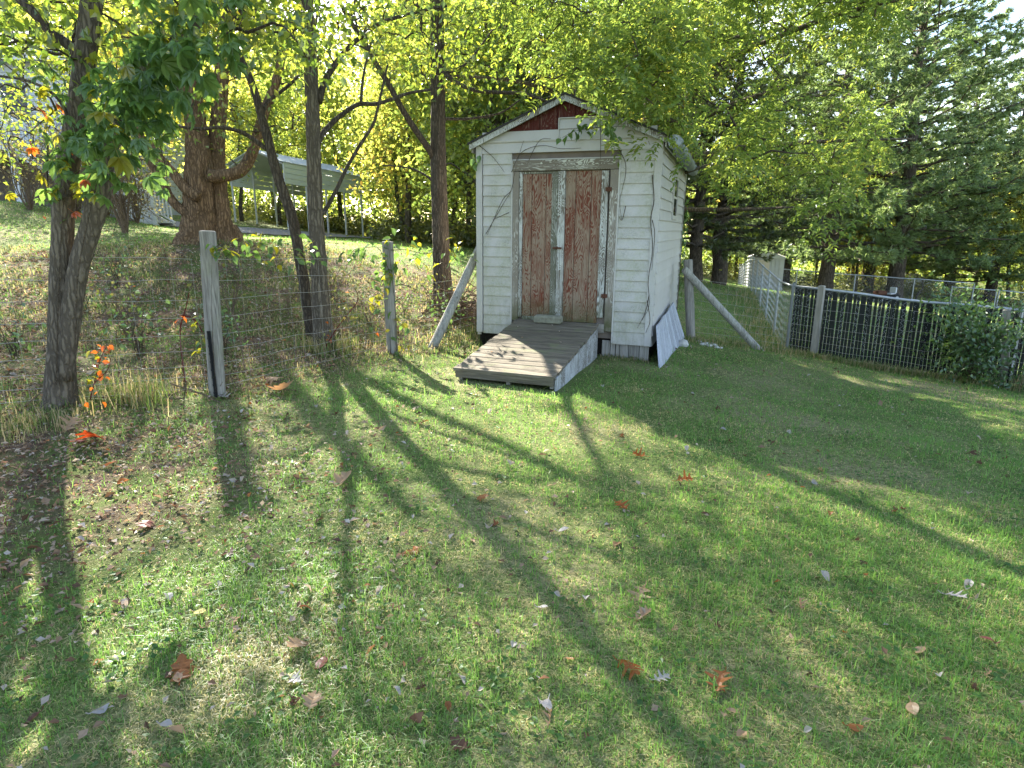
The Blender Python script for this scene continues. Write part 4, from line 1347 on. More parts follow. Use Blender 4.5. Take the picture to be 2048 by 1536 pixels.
slender("slender_tree", "dark straight trunk close to the shed's siding, with one long forked branch", (888, 606),
        [(889, 622), (886, 580), (883, 520), (880, 440), (878, 360), (876, 280), (876, 200), (875, 110), (873, 10), (870, -110), (866, -220)],
        [56, 38, 33, 31, 30, 28, 26, 25, 24, 20, 12], 10.8,
        [([(868, 318), (860, 302), (836, 267), (807, 223), (778, 170), (749, 123), (725, 79), (696, 35), (678, 0), (660, -40)], -.8, 13, 6),
         ([(880, 130), (886, 146), (922, 170), (957, 182), (1000, 185), (1050, 188), (1100, 205), (1140, 215)], -1.2, 9, 4),
         ([(880, 237), (910, 238), (942, 237), (1000, 226), (1040, 200)], .4, 6, 3),
         ([(868, 365), (850, 350), (825, 338), (790, 332), (765, 330)], .3, 5, 2),
         ([(880, 150), (910, 140), (940, 120), (985, 60)], .3, 7, 3)],
        (-1.1, 11.3, 8.0), (3.4, 2.6, 3.3), 230, 33, M_BARK_DARK, 4.6, extra=px_cloud(110, 780, 1180, -50, 180, 9.5, 13))

# ---- the big old tree on the bank
rg = np.random.default_rng(41)
bE = np.array([-5.95, 12.5, gz(-5.95, 12.5)])
tE = tree_root("old_tree", "big old tree with shaggy tan bark and swollen base, on the crest of the bank", "tree", bE)
q1 = path_px([(392, 505), (395, 470), (398, 425), (397, 370), (397, 310), (392, 260), (386, 200), (376, 110), (368, 0), (362, -120)], 12.4)
build(Geo().tube(q1, [wpx(w, 12.4) for w in (92, 68, 56, 50, 44, 36, 34, 30, 27, 20)], 34, ridge=.085, seed=5, smooth=8), "trunk", M_BARK_TAN, tE, origin=bE, smooth=True)
q2 = path_px([(446, 505), (443, 465), (438, 410), (433, 350), (432, 300), (436, 250), (442, 170), (448, 80), (458, -20), (466, -140)], 12.65)
build(Geo().tube(q2, [wpx(w, 12.6) for w in (60, 44, 37, 33, 30, 27, 25, 22, 19, 13)], 30, ridge=.085, seed=6, smooth=8), "trunk", M_BARK_TAN, tE, origin=bE, smooth=True)
q3 = on_ground(462, 482)
g = Geo().tube([(q3[0], q3[1] - .1, q3[2] - .1), (q3[0], q3[1], q3[2] + .12), (q3[0] - .03, q3[1], q3[2] + .27), (q3[0] - .05, q3[1], q3[2] + .33)], [.24, .22, .16, .05], 14, ridge=.1, seed=9)
build(g, "root_knob", M_BARK_TAN, tE, origin=bE)
limbs = [([(420, 352), (440, 352), (479, 343), (500, 316), (517, 264), (529, 223), (552, 164), (564, 111), (582, 64), (602, 10), (620, -60)], 12.3, 25, 11),
         ([(396, 440), (375, 428), (345, 402), (322, 360), (301, 325), (285, 280), (270, 220)], 12.2, 20, 9),
         ([(398, 395), (372, 378), (345, 345), (320, 315), (305, 285)], 12.1, 22, 11),
         ([(392, 240), (360, 190), (330, 120), (300, 40), (280, -60)], 12.6, 18, 8)]
nodes = [q1[6:], q2[6:]]
for pp, Y, w0, w1 in limbs:
    q = path_px(pp, Y)
    build(Geo().tube(q, np.linspace(wpx(w0, Y), wpx(w1, Y), len(q)), 14, ridge=.05, seed=7, smooth=6), "limb", M_BARK_TAN if w0 > 19 else M_BARK_GREY, tE, origin=bE, smooth=True)
    nodes.append(q[2:])
c = np.vstack([ellipsoid_pts(rg, 520, (-7.0, 15.6, 10.2), (7.0, 6.4, 4.9), .1), np.array([at(rg.uniform(-40, 620), rg.uniform(-20, 270), rg.uniform(11, 14.5)) for _ in range(110)]),  # overhead spread pushed back beyond view, shaped to shade bank and lawn
               np.array([at(rg.uniform(-40, 340), rg.uniform(60, 320), rg.uniform(9.5, 16)) for _ in range(75)]),
               np.array([at(rg.uniform(250, 520), rg.uniform(180, 330), rg.uniform(11.5, 13.5)) for _ in range(24)])])
g = Geo(); connect(g, np.vstack(nodes), c, .018, .005, 4, rng=rg)
build(g, "twigs", M_TWIG, tE, origin=bE, kind='stuff')
V, T = cluster_leaves(rg, c, 24, .30, .10, .06)
build(Geo().add(V, T), "crown", M_LEAF_NEAR, tE, origin=bE)

# ---- walnut-like tree behind the shed, its boughs hanging over the roof
rg = np.random.default_rng(51)
bW = np.array([2.9, 13.6, gz(2.9, 13.6)])
tW = tree_root("walnut_tree", "tree with long feathery yellow-green leaves hanging over the shed roof", "tree", bW)
qw = np.array([bW - (0, 0, .2), bW + (0, 0, .6), bW + (-.05, -.1, 2.2), bW + (-.15, -.3, 4.2), bW + (-.1, -.6, 6.2), bW + (.1, -.8, 8.4), bW + (.2, -.9, 10)])
build(Geo().tube(qw, [.24, .19, .17, .15, .12, .09, .04], 18, ridge=.05, seed=11, smooth=6), "trunk", M_BARK_GREY, tW, origin=bW, smooth=True)
wl_ = []
for a_, z0, ln, up in ((-150, 3.6, 4.6, .9), (-115, 4.6, 4.8, 1.0), (-75, 3.4, 4.2, .5), (-50, 4.4, 5.2, .8), (-20, 3.2, 4.6, .3), (-95, 6.0, 4.2, 1.3), (-35, 6.3, 4.6, 1.4), (10, 5.0, 4.4, .9), (-165, 6.2, 4.4, 1.2), (-60, 2.3, 3.4, -.1)):
    d = np.array([math.cos(R(a_)), math.sin(R(a_)), 0])
    p0 = np.array([bW[0], bW[1], bW[2] + z0]) + np.array([-.1, -.3, 0]) * (z0 / 5)
    q = np.array([p0, p0 + d * ln * .3 + (0, 0, up * .5), p0 + d * ln * .65 + (0, 0, up * .85), p0 + d * ln + (0, 0, up * .8)])
    build(Geo().tube(q, [.07, .05, .035, .015], 9, ridge=.03, seed=12, smooth=6), "branch", M_BARK_GREY, tW, origin=bW, smooth=True)
    wl_.append(catmull(q, np.ones(4), 5)[0][3:])
bq = path_px([(1372, 345), (1400, 335), (1440, 326), (1475, 310), (1500, 285), (1540, 250)], 10.6, 12.2)
build(Geo().tube(bq, np.linspace(.03, .014, 6), 8, smooth=5), "branch", M_BARK_DARK, tW, origin=bW, smooth=True)
wl_.append(bq)
def wal_ok(p_, px, py):
    lo = np.interp(px, [1090, 1150, 1210, 1300, 1390, 1420, 1480, 1560, 1640, 1700, 1780], [80, 150, 185, 215, 300, 400, 440, 440, 420, 330, 120])
    su_, sv_ = to_shed(p_[0], p_[1])
    return py < lo and not (-.4 < su_ < 3.0 and -.4 < sv_ < 4 and p_[2] < 3.4)
clumps = []
while len(clumps) < 105:
    px, py, Y = rg.uniform(1090, 1780), rg.uniform(-200, 450), rg.uniform(8.4, 14.5)
    p_ = at(px, py, Y)
    if wal_ok(p_, px, py):
        clumps.append((p_, rg.uniform(.28, .62)))
cw = []
for p_, sg in clumps:
    ax = rg.normal(size=3); ax[2] *= .3; ax = unit(ax)
    for _ in range(7):
        q = p_ + ax * rg.normal(0, sg) + rg.normal(0, .17, 3) * np.array([1, 1, .7])
        su_, sv_ = to_shed(q[0], q[1])
        if not (-.4 < su_ < 3.0 and -.4 < sv_ < 4 and q[2] < 3.4):
            cw.append(q)
for _ in range(50):
    px = rg.uniform(1195, 1390)
    cw.append(at(px, rg.uniform(20, np.interp(px, [1150, 1210, 1290, 1380], [120, 185, 225, 265])), rg.uniform(7.4, 8.3)))
cw = np.array(cw)
g = Geo(); connect(g, np.vstack(wl_), cw, .014, .004, 4, sag=.12, rng=rg)
build(g, "twigs", M_TWIG, tW, origin=bW, kind='stuff')
P = np.repeat(cw, 9, 0) + rg.normal(size=(len(cw) * 9, 3)) * .19
D = rg.normal(size=P.shape) * np.array([1, 1, .45]) + np.array([0, -.1, -.22])
V, T = pinnates(rg, P, D, 11, .30, .085, .036)
build(Geo().add(V, T), "crown", M_LEAF_WALNUT, tW, origin=bW)

# ---- pines
def pine_mesh(seed, H, spread, mat_needle, z_low):
    rg = np.random.default_rng(seed)
    gt_, gb = Geo(), Geo()
    zs = np.linspace(0, H, 14)
    xs = np.cumsum(rg.normal(0, .03, 14)); ys = np.cumsum(rg.normal(0, .03, 14))
    tr = np.stack([xs, ys, zs - .3], -1)
    gt_.tube(tr, np.interp(zs, [0, H], [.24, .02]), 14, ridge=.05, seed=seed, smooth=3)
    tuftP, tuftD = [], []
    z = z_low
    while z < H - .2:
        f = (z - z_low) / (H - z_low)
        nb_ = rg.integers(4, 7)
        L0 = spread * (1 - f) ** .75 * (.75 + .25 * min(1, f * 6)) + .25
        a0 = rg.uniform(0, 6.28)
        for b in range(nb_):
            a = a0 + b * 6.28 / nb_ + rg.normal(0, .25)
            L = L0 * rg.uniform(.65, 1.15)
            d = np.array([math.cos(a), math.sin(a), 0])
            c0 = np.array([np.interp(z, zs, xs), np.interp(z, zs, ys), z - .3])
            rise = rg.uniform(-.08, .22) + .35 * f
            ts = np.linspace(0, 1, 6)
            path = c0 + d * (ts * L)[:, None] + np.array([0, 0, 1]) * (rise * L * ts + .10 * L * np.sin(ts * 3.1) * 0 - .12 * L * ts ** 2 * (1 - f) + .16 * L * ts ** 3)[:, None]
            path[1:] += rg.normal(size=(5, 3)) * .03 * L
            gb.tube(path, np.linspace(.035 * (1 - f) + .012, .006, 6), 5, cap=False)
            nsub = max(4, int(L * 8.5))
            for s in range(nsub):
                t_ = rg.uniform(.25, 1.0) ** .8
                p0 = np.array([np.interp(t_, ts, path[:, k]) for k in range(3)])
                sd = np.cross(d, (0, 0, 1)) * rg.choice([-1, 1])
                dd = unit(d * rg.uniform(.4, 1.1) + sd * rg.uniform(.3, 1.0) + np.array([0, 0, rg.normal(.12, .16)]))
                l2 = rg.uniform(.2, .75) * (1.1 - .5 * t_) * min(1, L / 1.6)
                gb.tube([p0, p0 + dd * l2], [.008, .004], 3, cap=False)
                for m in range(max(2, int(l2 / .12))):
                    u_ = rg.uniform(.15, 1)
                    tuftP.append(p0 + dd * l2 * u_ + rg.normal(0, .03, 3)); tuftD.append(dd + rg.normal(0, .35, 3) + (0, 0, .25))
            tuftP.append(path[-1]); tuftD.append(d + (0, 0, .3))
        z += rg.uniform(.28, .42)
    P = np.array(tuftP); D = unit(np.array(tuftD))
    K_ = 18
    P2 = np.repeat(P, K_, 0); D2 = unit(np.repeat(D, K_, 0) + rg.normal(size=(len(P) * K_, 3)) * .48)
    n = len(P2)
    S = unit(np.cross(D2, rg.normal(size=(n, 3)))) * rg.uniform(.010, .017, n)[:, None]
    Ln = rg.uniform(.11, .19, n)[:, None]
    V = np.stack([P2 - S, P2 + S, P2 + D2 * Ln + np.array([0, 0, -.02])], 1).reshape(-1, 3)
    T = np.arange(n * 3).reshape(-1, 3)
    return gt_, gb, Geo().add(V, T)
def pine(label, base, seed, H, spread, mat_needle, z_low, rotz=0):
    root = tree_root("pine_tree", label, "pine tree", base, "white pines round the fenced lawn")
    root.rotation_euler = (0, 0, rotz)
    a, b, c_ = pine_mesh(seed, H, spread, mat_needle, z_low)
    build(a, "trunk", M_BARK_DARK, root, smooth=True)
    build(b, "branches", M_BARK_DARK, root, kind='stuff')
    build(c_, "crown", mat_needle, root)
    return root
def gp(px, Y):
    r_ = ray(px, 560); x = r_[0] / r_[1] * Y
    return np.array([x, Y, gz(x, Y)])
def set_pine(o, sc_):
    o.scale = (sc_,) * 3
    return o
pA = set_pine(pine("white pine with broad sweeping boughs, its trunk rising beside the white metal shed", gp(1657, 40), 61, 11, 4.6, M_NEEDLE, 1.5), 2.0)
pB = set_pine(pine("tallest white pine, dark trunk by the mower, top standing against the blue sky", gp(1797, 41), 62, 10.8, 4.4, M_NEEDLE, 1.6), 2.15)
pC = set_pine(pine("olive-tinged pine close behind the shed, drooping boughs over the grass strip", gp(1432, 26), 63, 8.5, 3.3, M_NEEDLE_YEL, 1.5), 1.4)
pD = dup(pA, tuple(gp(1985, 45)), 2.1, (1.6, 1.6, 1.45), "white pine at the end of the row, over the double-posted gate")
pE = dup(pB, tuple(gp(1570, 46)), 1.1, 1.5, "white pine standing directly behind the white metal shed")
pF = dup(pC, (2.2, 22.5, gz(2.2, 22.5)), 2.4, 1.45, "olive-tinged pine rising behind the shed's roof ridge")
pG = dup(pA, tuple(gp(1895, 49)), 4.0, 1.75, "distant white pine filling the gap between the tallest pine and the gate")
pH = dup(pA, tuple(gp(1735, 46)), 5.2, 1.95, "shaded white pine half hidden between the two nearest pine trunks")
pI = dup(pC, tuple(gp(1388, 24)), 0.9, 1.15, "dark-trunked small pine close against the far corner of the shed")

# ------------------------------------------------------------------ the wood behind
def wood_mesh(seed, H, rad, z_low, nleaf, ls):
    rg = np.random.default_rng(seed)
    gt_ = Geo()
    zs = np.linspace(-.3, H * .9, 9)
    w = np.cumsum(rg.normal(0, .10, (9, 2)), 0)
    tr = np.concatenate([w, zs[:, None]], 1)
    gt_.tube(tr, np.interp(zs, [-.3, H * .9], [rg.uniform(.13, .22), .03]), 9, ridge=.04, seed=seed, smooth=2)
    C = []
    for k in range(11):
        z = rg.uniform(z_low, H * .85)
        p0 = np.array([np.interp(z, zs, tr[:, 0]), np.interp(z, zs, tr[:, 1]), z])
        a = rg.uniform(0, 6.28)
        f = (z - z_low) / (H - z_low)
        L = rad * rg.uniform(.6, 1.1) * (1 - .5 * f)
        q = np.array([p0 + np.array([math.cos(a) * L * t_, math.sin(a) * L * t_, L * (.55 * t_ - .2 * t_ * t_)]) for t_ in (0, .35, .7, 1)])
        q[1:] += rg.normal(0, .12, (3, 3))
        gt_.tube(q, [.06, .045, .03, .012], 5, cap=False)
        for t_ in (.35, .55, .75, .9, 1.0):
            for m in range(5):
                C.append(q[0] + (q[3] - q[0]) * t_ + rg.normal(0, .75, 3))
    C = np.vstack([np.array(C), ellipsoid_pts(rg, 90, (0, 0, (H + z_low) / 2), (rad * .95, rad * .95, (H - z_low) / 2), .2)])
    k = int(nleaf / len(C))
    V, T = cluster_leaves(rg, C, k, .33, ls, ls * .66, droop=.4)
    return gt_, Geo().add(V, T)
protos = []
for sd, H, rad, zl, nl, ls in ((71, 12, 2.9, 1.6, 8600, .22), (72, 15, 3.3, 3.4, 9600, .24), (73, 9.5, 2.6, 1.3, 7600, .2), (74, 16.5, 3.6, 4.4, 9600, .25)):
    a, b = wood_mesh(sd, H, rad, zl, nl, ls)
    protos.append((a, b))
WOOD_LABEL = {
    'car': ("yellow-green broadleaf tree in the sunlit wood behind the carport", "broadleaf trees behind the carport"),
    'house': ("yellow-green broadleaf tree beside or behind the pale grey house", "broadleaf trees round the house"),
    'shed': ("yellow-green broadleaf tree in the wood behind the old shed", "broadleaf trees behind the shed"),
    'yard': ("broadleaf tree in the dim wood beyond the fenced lawn", "broadleaf trees beyond the fenced lawn"),
}
roots = [None] * 4
rg = np.random.default_rng(77)
spots = []
def region(x, y):
    if x < -15: return 'house'
    if x < -1.5: return 'car'
    if x < 9: return 'shed'
    return 'yard'
def ok(x, y, d):
    for a, b in spots:
        if (a - x) ** 2 + (b - y) ** 2 < d * d:
            return False
    return True
cand = [(-10.0, 21.0), (-14.2, 34), (-18.5, 31), (-13.0, 36.5), (-9.8, 37.5), (-5.4, 31.5), (-4.6, 28), (-2.4, 24.5), (-1.0, 21), (-6, 36), (-3, 33), (0, 28), (3.0, 26), (-1.5, 37), (3.5, 33), (6.5, 27), (7.5, 33)]  # first spot: added tree, hidden by the old trunk, to shade the bank
for x, y in cand:
    spots.append((x, y))
tries = 0
while len(spots) < 80 and tries < 6000:
    tries += 1
    y = rg.uniform(27, 62); x = rg.uniform(-.95, .95) * y * .98
    if -13.5 < x < -6.5 and y < 35.5: continue
    if x < -14 and 24 < y < 35: continue
    if x > 3 + .32 * y * .4 and y < 43.5: continue
    if x > 8 and y < 43: continue
    if abs(x - 18) < 5 and y < 46: continue
    if abs(x / y - .655) < .035 and y < 52.5: continue
    if ok(x, y, 2.6):
        spots.append((x, y))
for i, (x, y) in enumerate(spots):
    k = int(rg.integers(0, 4))
    if y < 29 and x < 0 and i > 0: k = 2
    if i < 1: k = 1
    if -2 < x < 16 and y > 36: k = int(rg.choice([2, 0, 2]))
    if region(x, y) == 'yard' or (y < 40 and x < -2 and i > 0): k = int(rg.choice([2, 0, 2]))
    sc_ = rg.uniform(.8, 1.15) if i else .78
    zlift = gz(x, y)
    lab, grp = WOOD_LABEL[region(x, y)]
    lab = ('rounded ', 'tall ', 'low bushy ', 'tallest high-crowned ')[k] + lab; grp = ('rounded ', 'tall ', 'low ', 'tallest ')[k] + grp  # the added shade tree shares the wood's label, though not behind the carport
    if roots[k] is None:
        r_ = thing("broadleaf_tree", lab, "tree", (x, y, zlift), (0, 0, rg.uniform(0, 6.28)), grp)
        r_.scale = (sc_,) * 3
        build(protos[k][0], "trunk", M_BARK_FAR, r_, smooth=True)
        build(protos[k][1], "crown", M_LEAF_WOOD, r_)
        roots[k] = r_
    else:
        dup(roots[k], (x, y, zlift), rg.uniform(0, 6.28), sc_, lab, grp)

# shrubs and far foliage that read as one mass
rg = np.random.default_rng(81)
def mass(n, xf, yf, zf, L, W, mat, name, label, cat="undergrowth"):
    P = []
    x, y = xf, yf
    z = ground_z(x, y) + zf
    C = np.stack([x, y, z], -1)
    V, T = cluster_leaves(rg, C, 1, .05, L, W, droop=.2)
    return build(Geo().add(V, T), name, mat, kind='stuff', label=label, category=cat)
n = 52000
nb_ = 520
by = rg.uniform(27, 56, nb_); bx = rg.uniform(-.95, .95, nb_) * by
keep = ~(((bx > -14.5) & (bx < -6.3) & (by < 34.3)) | ((bx > 7.2) & (by < 45)) | ((bx < -13.5) & (by < 35)))
bx, by = bx[keep], by[keep]
fr = np.array([(-6.8 + .35 * i, 35.2 + .4 * math.sin(i) - .45 * i * .35) for i in range(34)])
fr = np.vstack([fr, [(-14.5 + .55 * i, 37 - .08 * i) for i in range(14)], [(-5.2 + .35 * i, 30.5 - .33 * i) for i in range(18)], [(9.5 + 1.1 * i, 46 + .3 * math.sin(i)) for i in range(30)]])
bx = np.r_[bx, fr[:, 0], fr[:, 0] + .4]; by = np.r_[by, fr[:, 1], fr[:, 1] + .5]
hh = rg.uniform(.5, 1.7, len(bx)); rr_ = rg.uniform(.5, 1.2, len(bx))
idx = rg.integers(0, len(bx), n)
th = rg.uniform(0, 6.28, n); ra = np.sqrt(rg.random(n)) * rr_[idx]
zf = hh[idx] * rg.random(n) ** .7 * (1 - .5 * (ra / rr_[idx]) ** 2)
mass(n, bx[idx] + ra * np.cos(th), by[idx] + ra * np.sin(th), zf, .20, .12, M_UNDERG, "undergrowth", "pale green brambly undergrowth along the foot of the wood")
n = 26000
fy = rg.uniform(64, 92, n); fx = rg.uniform(-1.05, 1.05, n) * fy
fz = 15 * rg.random(n) * (.75 + .25 * np.sin(fx * .35) * np.sin(fy * .5 + 1))
mass(n, fx, fy, fz, .85, .6, M_LEAF_WOOD, "distant_woods", "soft yellow-green mass of the far wood seen between the nearer trees", "woods")

# ------------------------------------------------------------------ shrubs, vines and weeds near the fence
def shrub(name, label, base, stems, h, spread, nleaf, leafmat, L, seed, stem_mat, r=.012, cat="shrub", bare=False, leaf_kind='kite'):
    rg = np.random.default_rng(seed)
    root = thing(name, label, cat, tuple(base))
    g = Geo(); C = []
    for k in range(stems):
        a = rg.uniform(0, 6.28); l = h * rg.uniform(.65, 1.1)
        d = np.array([math.cos(a) * spread * rg.uniform(.2, 1), math.sin(a) * spread * rg.uniform(.2, 1), l])
        q = np.array([(0, 0, -.1), d * .3 * np.array([.5, .5, 1]), d * .65 * np.array([.8, .8, 1]), d])
        q[1:] += rg.normal(0, .05 * h, (3, 3))
        g.tube(q, [r, r * .8, r * .55, r * .25], 6, smooth=3)
        for m in range(7):
            t_ = rg.uniform(.3, 1)
            p0 = q[0] + (q[3] - q[0]) * t_
            dd = rg.normal(0, .25 * h, 3) + d * .1
            g.tube([p0, p0 + dd * .5 + rg.normal(0, .03, 3), p0 + dd], [r * .4, r * .3, r * .15], 4, cap=False)
            C += [p0 + dd, p0 + dd * .6]
        C.append(q[3])
    build(g, "stems", stem_mat, root, kind='stuff')
    if not bare:
        C = np.array(C)
        k = max(1, nleaf // len(C))
        V, T = cluster_leaves(rg, C, k, .12 * h if h < 1.3 else .16, L, L * .6, droop=.5)
        build(Geo().add(V, T), "foliage", leafmat, root)
    return root
b = on_ground(1935, 762); b = np.array([7.15, 9.55, gz(7.15, 9.55)])
shrub("green_bush", "leafy dark green bush growing up against the slatted fence, spreading over the post behind it", b, 16, 1.1, .66, 3000, M_BUSH, .085, 91, M_TWIG, .012, "bush")
shrub("bare_shrub", "leafless shrub with several thick reddish-brown stems on the bank before the deck stairs", on_ground(252, 468), 9, 2.2, .8, 0, M_SHRUB, .1, 92, M_RED_STEM if False else M_DRY_TWIG, .035, bare=True)
for i, (px, py, lab) in enumerate(((150, 428, "grey-brown twiggy shrub with tiny pale leaves, nearest the deck posts"), (305, 440, "twiggy pale-leaved shrub at the foot of the deck stairs"), (60, 420, "pale twiggy shrub under the raised deck floor"))):
    shrub("twiggy_shrub", lab, on_ground(px, py), 16, 2.3, 1.5, 900, M_SHRUB, .10, 93 + i, M_DRY_TWIG, .014)
for i, (x, y, lab) in enumerate(((-12.7, 20.3, "dense tangled brown brush hiding the lower steps of the white stairs"), (-11.5, 19.8, "dense tangled brown brush beside the gravel drive, nearest the old tree"), (-13.9, 20.8, "dense tangled brown brush between the deck posts and the stairs"))):
    shrub("brush_shrub", lab, np.array([x, y, gz(x, y)]), 22, 2.0, 1.2, 1500, M_SHRUB, .09, 193 + i, M_DRY_TWIG, .014)
P = np.array(at(1832, 598, 42.0)); P[2] = min(gz(P[0], P[1]), P[2])
g = Geo()
g.tube([(0, 0, -.3), (.05, 0, .3), (.35, 0, .75), (.25, 0, 1.2), (.5, 0, 1.6)], [.07, .06, .05, .04, .015], 7, smooth=4)
g.tube([(.35, 0, .75), (-.2, 0, .95), (-.6, 0, 1.1)], [.04, .025, .01], 6, smooth=3)
g.tube([(.25, 0, 1.2), (-.1, .1, 1.5), (-.2, .1, 1.9)], [.03, .02, .01], 6, smooth=3)
build(g, "bare_sapling", M_BARK_DARK, loc=tuple(P), label="small crooked leafless sapling standing in front of the tiny white outbuilding", category="sapling")

# leafy weed clumps on the bank
wa = shrub("bank_weed", "low leafy weed clump among dead leaves on the bank behind the wire fence", np.array([-3.3, 7.0, gz(-3.3, 7.0)]), 7, .45, .28, 150, M_BUSH, .06, 201, M_TWIG, .005, "weed")
wb = shrub("bank_weed", "straggly yellow-green weed clump on the bank behind the wire fence", np.array([-4.6, 7.4, gz(-4.6, 7.4)]), 6, .62, .32, 130, M_UNDERG, .065, 202, M_DRY_TWIG, .006, "weed")
wa['group'] = "low weed clumps on the bank"; wb['group'] = "straggly weed clumps on the bank"
rgw = np.random.default_rng(203)
for i, (x, y) in enumerate(((-2.1, 9.2), (-1.7, 9.9), (-3.9, 8.6), (-5.6, 8.2), (-2.9, 10.2), (-4.4, 10.0), (-6.4, 7.2), (-1.0, 9.4), (-3.2, 8.9), (-5.1, 6.3), (-2.3, 8.4), (-6.0, 9.6), (-1.3, 10.4), (-4.0, 6.6), (-7.2, 8.6), (-3.5, 11.0))):
    dup(wa if i % 2 else wb, (x, y, gz(x, y)), rgw.uniform(0, 6.28), rgw.uniform(.7, 1.25))
# brush pile behind the propped corner post
rg = np.random.default_rng(95)
bp_ = on_ground(925, 640)
g = Geo()
for k in range(170):
    a = rg.uniform(0, 6.28); z = abs(rg.normal(0, .24))
    p0 = bp_ + np.array([rg.normal(0, .32), rg.normal(.3, .3), z])
    d = np.array([math.cos(a), math.sin(a), rg.normal(.1, .35)]) * rg.uniform(.35, .9)
    g.tube([p0 - d * .5, p0 + rg.normal(0, .05, 3), p0 + d * .5 + (0, 0, -.05)], [.013 * rg.uniform(.4, 1), .01, .004], 4, cap=False)
build(g, "brush_pile", M_DRY_TWIG, kind='stuff', label="dark heap of cut twigs piled between the dark trunk and the shed", category="brush pile")

g = Geo()
for k in range(130):
    if k < 95:
        t_ = rg.random(); q = np.array([np.interp(t_, [0, .45, .8, 1], [-5.4, -2.7, -1.6, -.6]), np.interp(t_, [0, .45, .8, 1], [4.0, 5.5, 8.0, 8.6])]) + rg.normal(0, .35, 2)
    else:
        q = np.array([rg.uniform(-7, -1.5), rg.uniform(6.5, 11)])
    a = rg.uniform(0, 6.28); l = rg.uniform(.12, .5)
    p0 = np.array([q[0], q[1], gz(*q) + rg.uniform(.005, .05)])
    d = np.array([math.cos(a), math.sin(a), rg.normal(.08, .2)]) * l
    g.tube([p0 - d * .5, p0 + rg.normal(0, .02, 3), p0 + d * .5], [.006 * rg.uniform(.4, 1.3), .005, .002], 4, cap=False)
build(g, "twig_litter", M_DRY_TWIG, kind='stuff', label="dead twigs and sticks scattered along the fence foot", category="twigs")
rgv = np.random.default_rng(97)
def sprig_leaves(path, n, rg, kinds, smin, smax, jit=.05):
    out = []
    for k in range(n):
        t_ = rg.uniform(0, len(path) - 1.001); i = int(t_)
        p_ = path[i] + (path[i + 1] - path[i]) * (t_ - i)
        out.append((p_ + rg.normal(0, jit, 3), int(rg.choice(kinds)), rg.uniform(smin, smax)))
    return out
# creeper on the second post, spilling to both sides
o = P2b
s1 = np.array([o + (.07, -.05, 0), o + (.08, -.08, .6), at(780, 520, 8.0), at(775, 486, 8.0)])
s2 = path_px([(785, 560), (760, 500), (735, 495), (708, 500), (700, 520), (715, 545)], 8.0)
s3 = path_px([(782, 500), (815, 500), (850, 508), (890, 500), (925, 512)], 8.0, 8.9)
s4 = path_px([(772, 540), (758, 580), (748, 620)], 7.95)
vine("creeper_vine", "light green creeper wrapping the second fence post and its wires", "creeper", [s1, s2, s3, s4],
     sprig_leaves(s1, 44, rgv, [0, 0, 0, 1], 1.0, 1.7, .09) + sprig_leaves(s2, 24, rgv, [0], 1.1, 1.8) + sprig_leaves(s3, 52, rgv, [0, 0, 1], 1.0, 1.8, .12) + sprig_leaves(s4, 22, rgv, [1, 0], 1.1, 1.7), o, OVAL, rgv)
s1 = path_px([(425, 500), (440, 490), (455, 505), (468, 525)], 5.35)
s2 = path_px([(490, 505), (520, 500), (560, 512), (610, 505), (660, 498)], 6.6, 7.0)
vine("creeper_vine", "short creeper sprig hanging from the top of the thick fence post", "creeper", [s1, path_px([(432, 790), (424, 640), (424, 500)], 5.4)],
     sprig_leaves(s1, 15, rgv, [0, 1], .8, 1.3, .03), P1b, OVAL, rgv, r=.003)
vine("creeper_vine", "creeper strung along the wire between the two fence posts, lobed green leaves hanging", "creeper", [s2],
     sprig_leaves(s2, 56, rgv, [0, 0, 0, 1], .9, 1.6, .10), s2[0], OVAL, rgv, r=.004)
# backlit orange creeper low on the fence
s1 = path_px([(180, 800), (190, 760), (200, 720), (215, 690)], 4.8)
vine("creeper_vine", "glowing orange creeper climbing the lowest fence wires beside the twin trunk", "creeper", [s1, path_px([(190, 765), (215, 740), (222, 715)], 4.8)],
     sprig_leaves(s1, 30, rgv, [2, 2, 1], .5, .85, .035), s1[0], OVAL, rgv, M_RED_STEM, .004)
# red-stemmed pokeweed
pk = on_ground(372, 772)
s1 = path_px([(372, 772), (365, 720), (360, 660), (372, 615), (378, 585)], pk[1])
vine("pokeweed", "red-stemmed weed with drooping green leaves and one orange leaf, beside the thick post", "weed", [s1, path_px([(365, 630), (390, 640), (405, 665)], pk[1])],
     [(at(362, 632, pk[1]), 2, 1.1), (at(358, 640, pk[1]), 2, .9)] + sprig_leaves(path_px([(385, 640), (395, 670), (400, 690), (388, 700)], pk[1] - .05), 12, rgv, [0, 1], .7, 1.1, .04), pk, OVAL, rgv, M_RED_STEM, .008)
pk = on_ground(645, 705)
s1 = path_px([(645, 705), (665, 670), (690, 635), (712, 608), (716, 590), (708, 575)], pk[1])
vine("pokeweed", "arching dark red weed stem with an orange and green leaf tuft near the slim trunk", "weed", [s1],
     [(at(752, 668, pk[1]), 2, 1.2), (at(748, 650, pk[1]), 0, 1.1), (at(742, 655, pk[1]), 0, 1.1), (at(755, 652, pk[1]), 1, 1.0)] + sprig_leaves(path_px([(655, 640), (652, 670), (660, 690)], pk[1]), 9, rgv, [2, 1], .5, .8, .03), pk, OVAL, rgv, M_RED_STEM, .007)
s1 = path_px([(455, 610), (470, 640), (483, 690), (490, 745)], 6.0)
build(Geo().tube(s1, [.004, .005, .006, .007], 5, smooth=4), "dead_stem", M_DRY_TWIG, label="pale dead weed stem arching beside the thick post", category="weed stem")
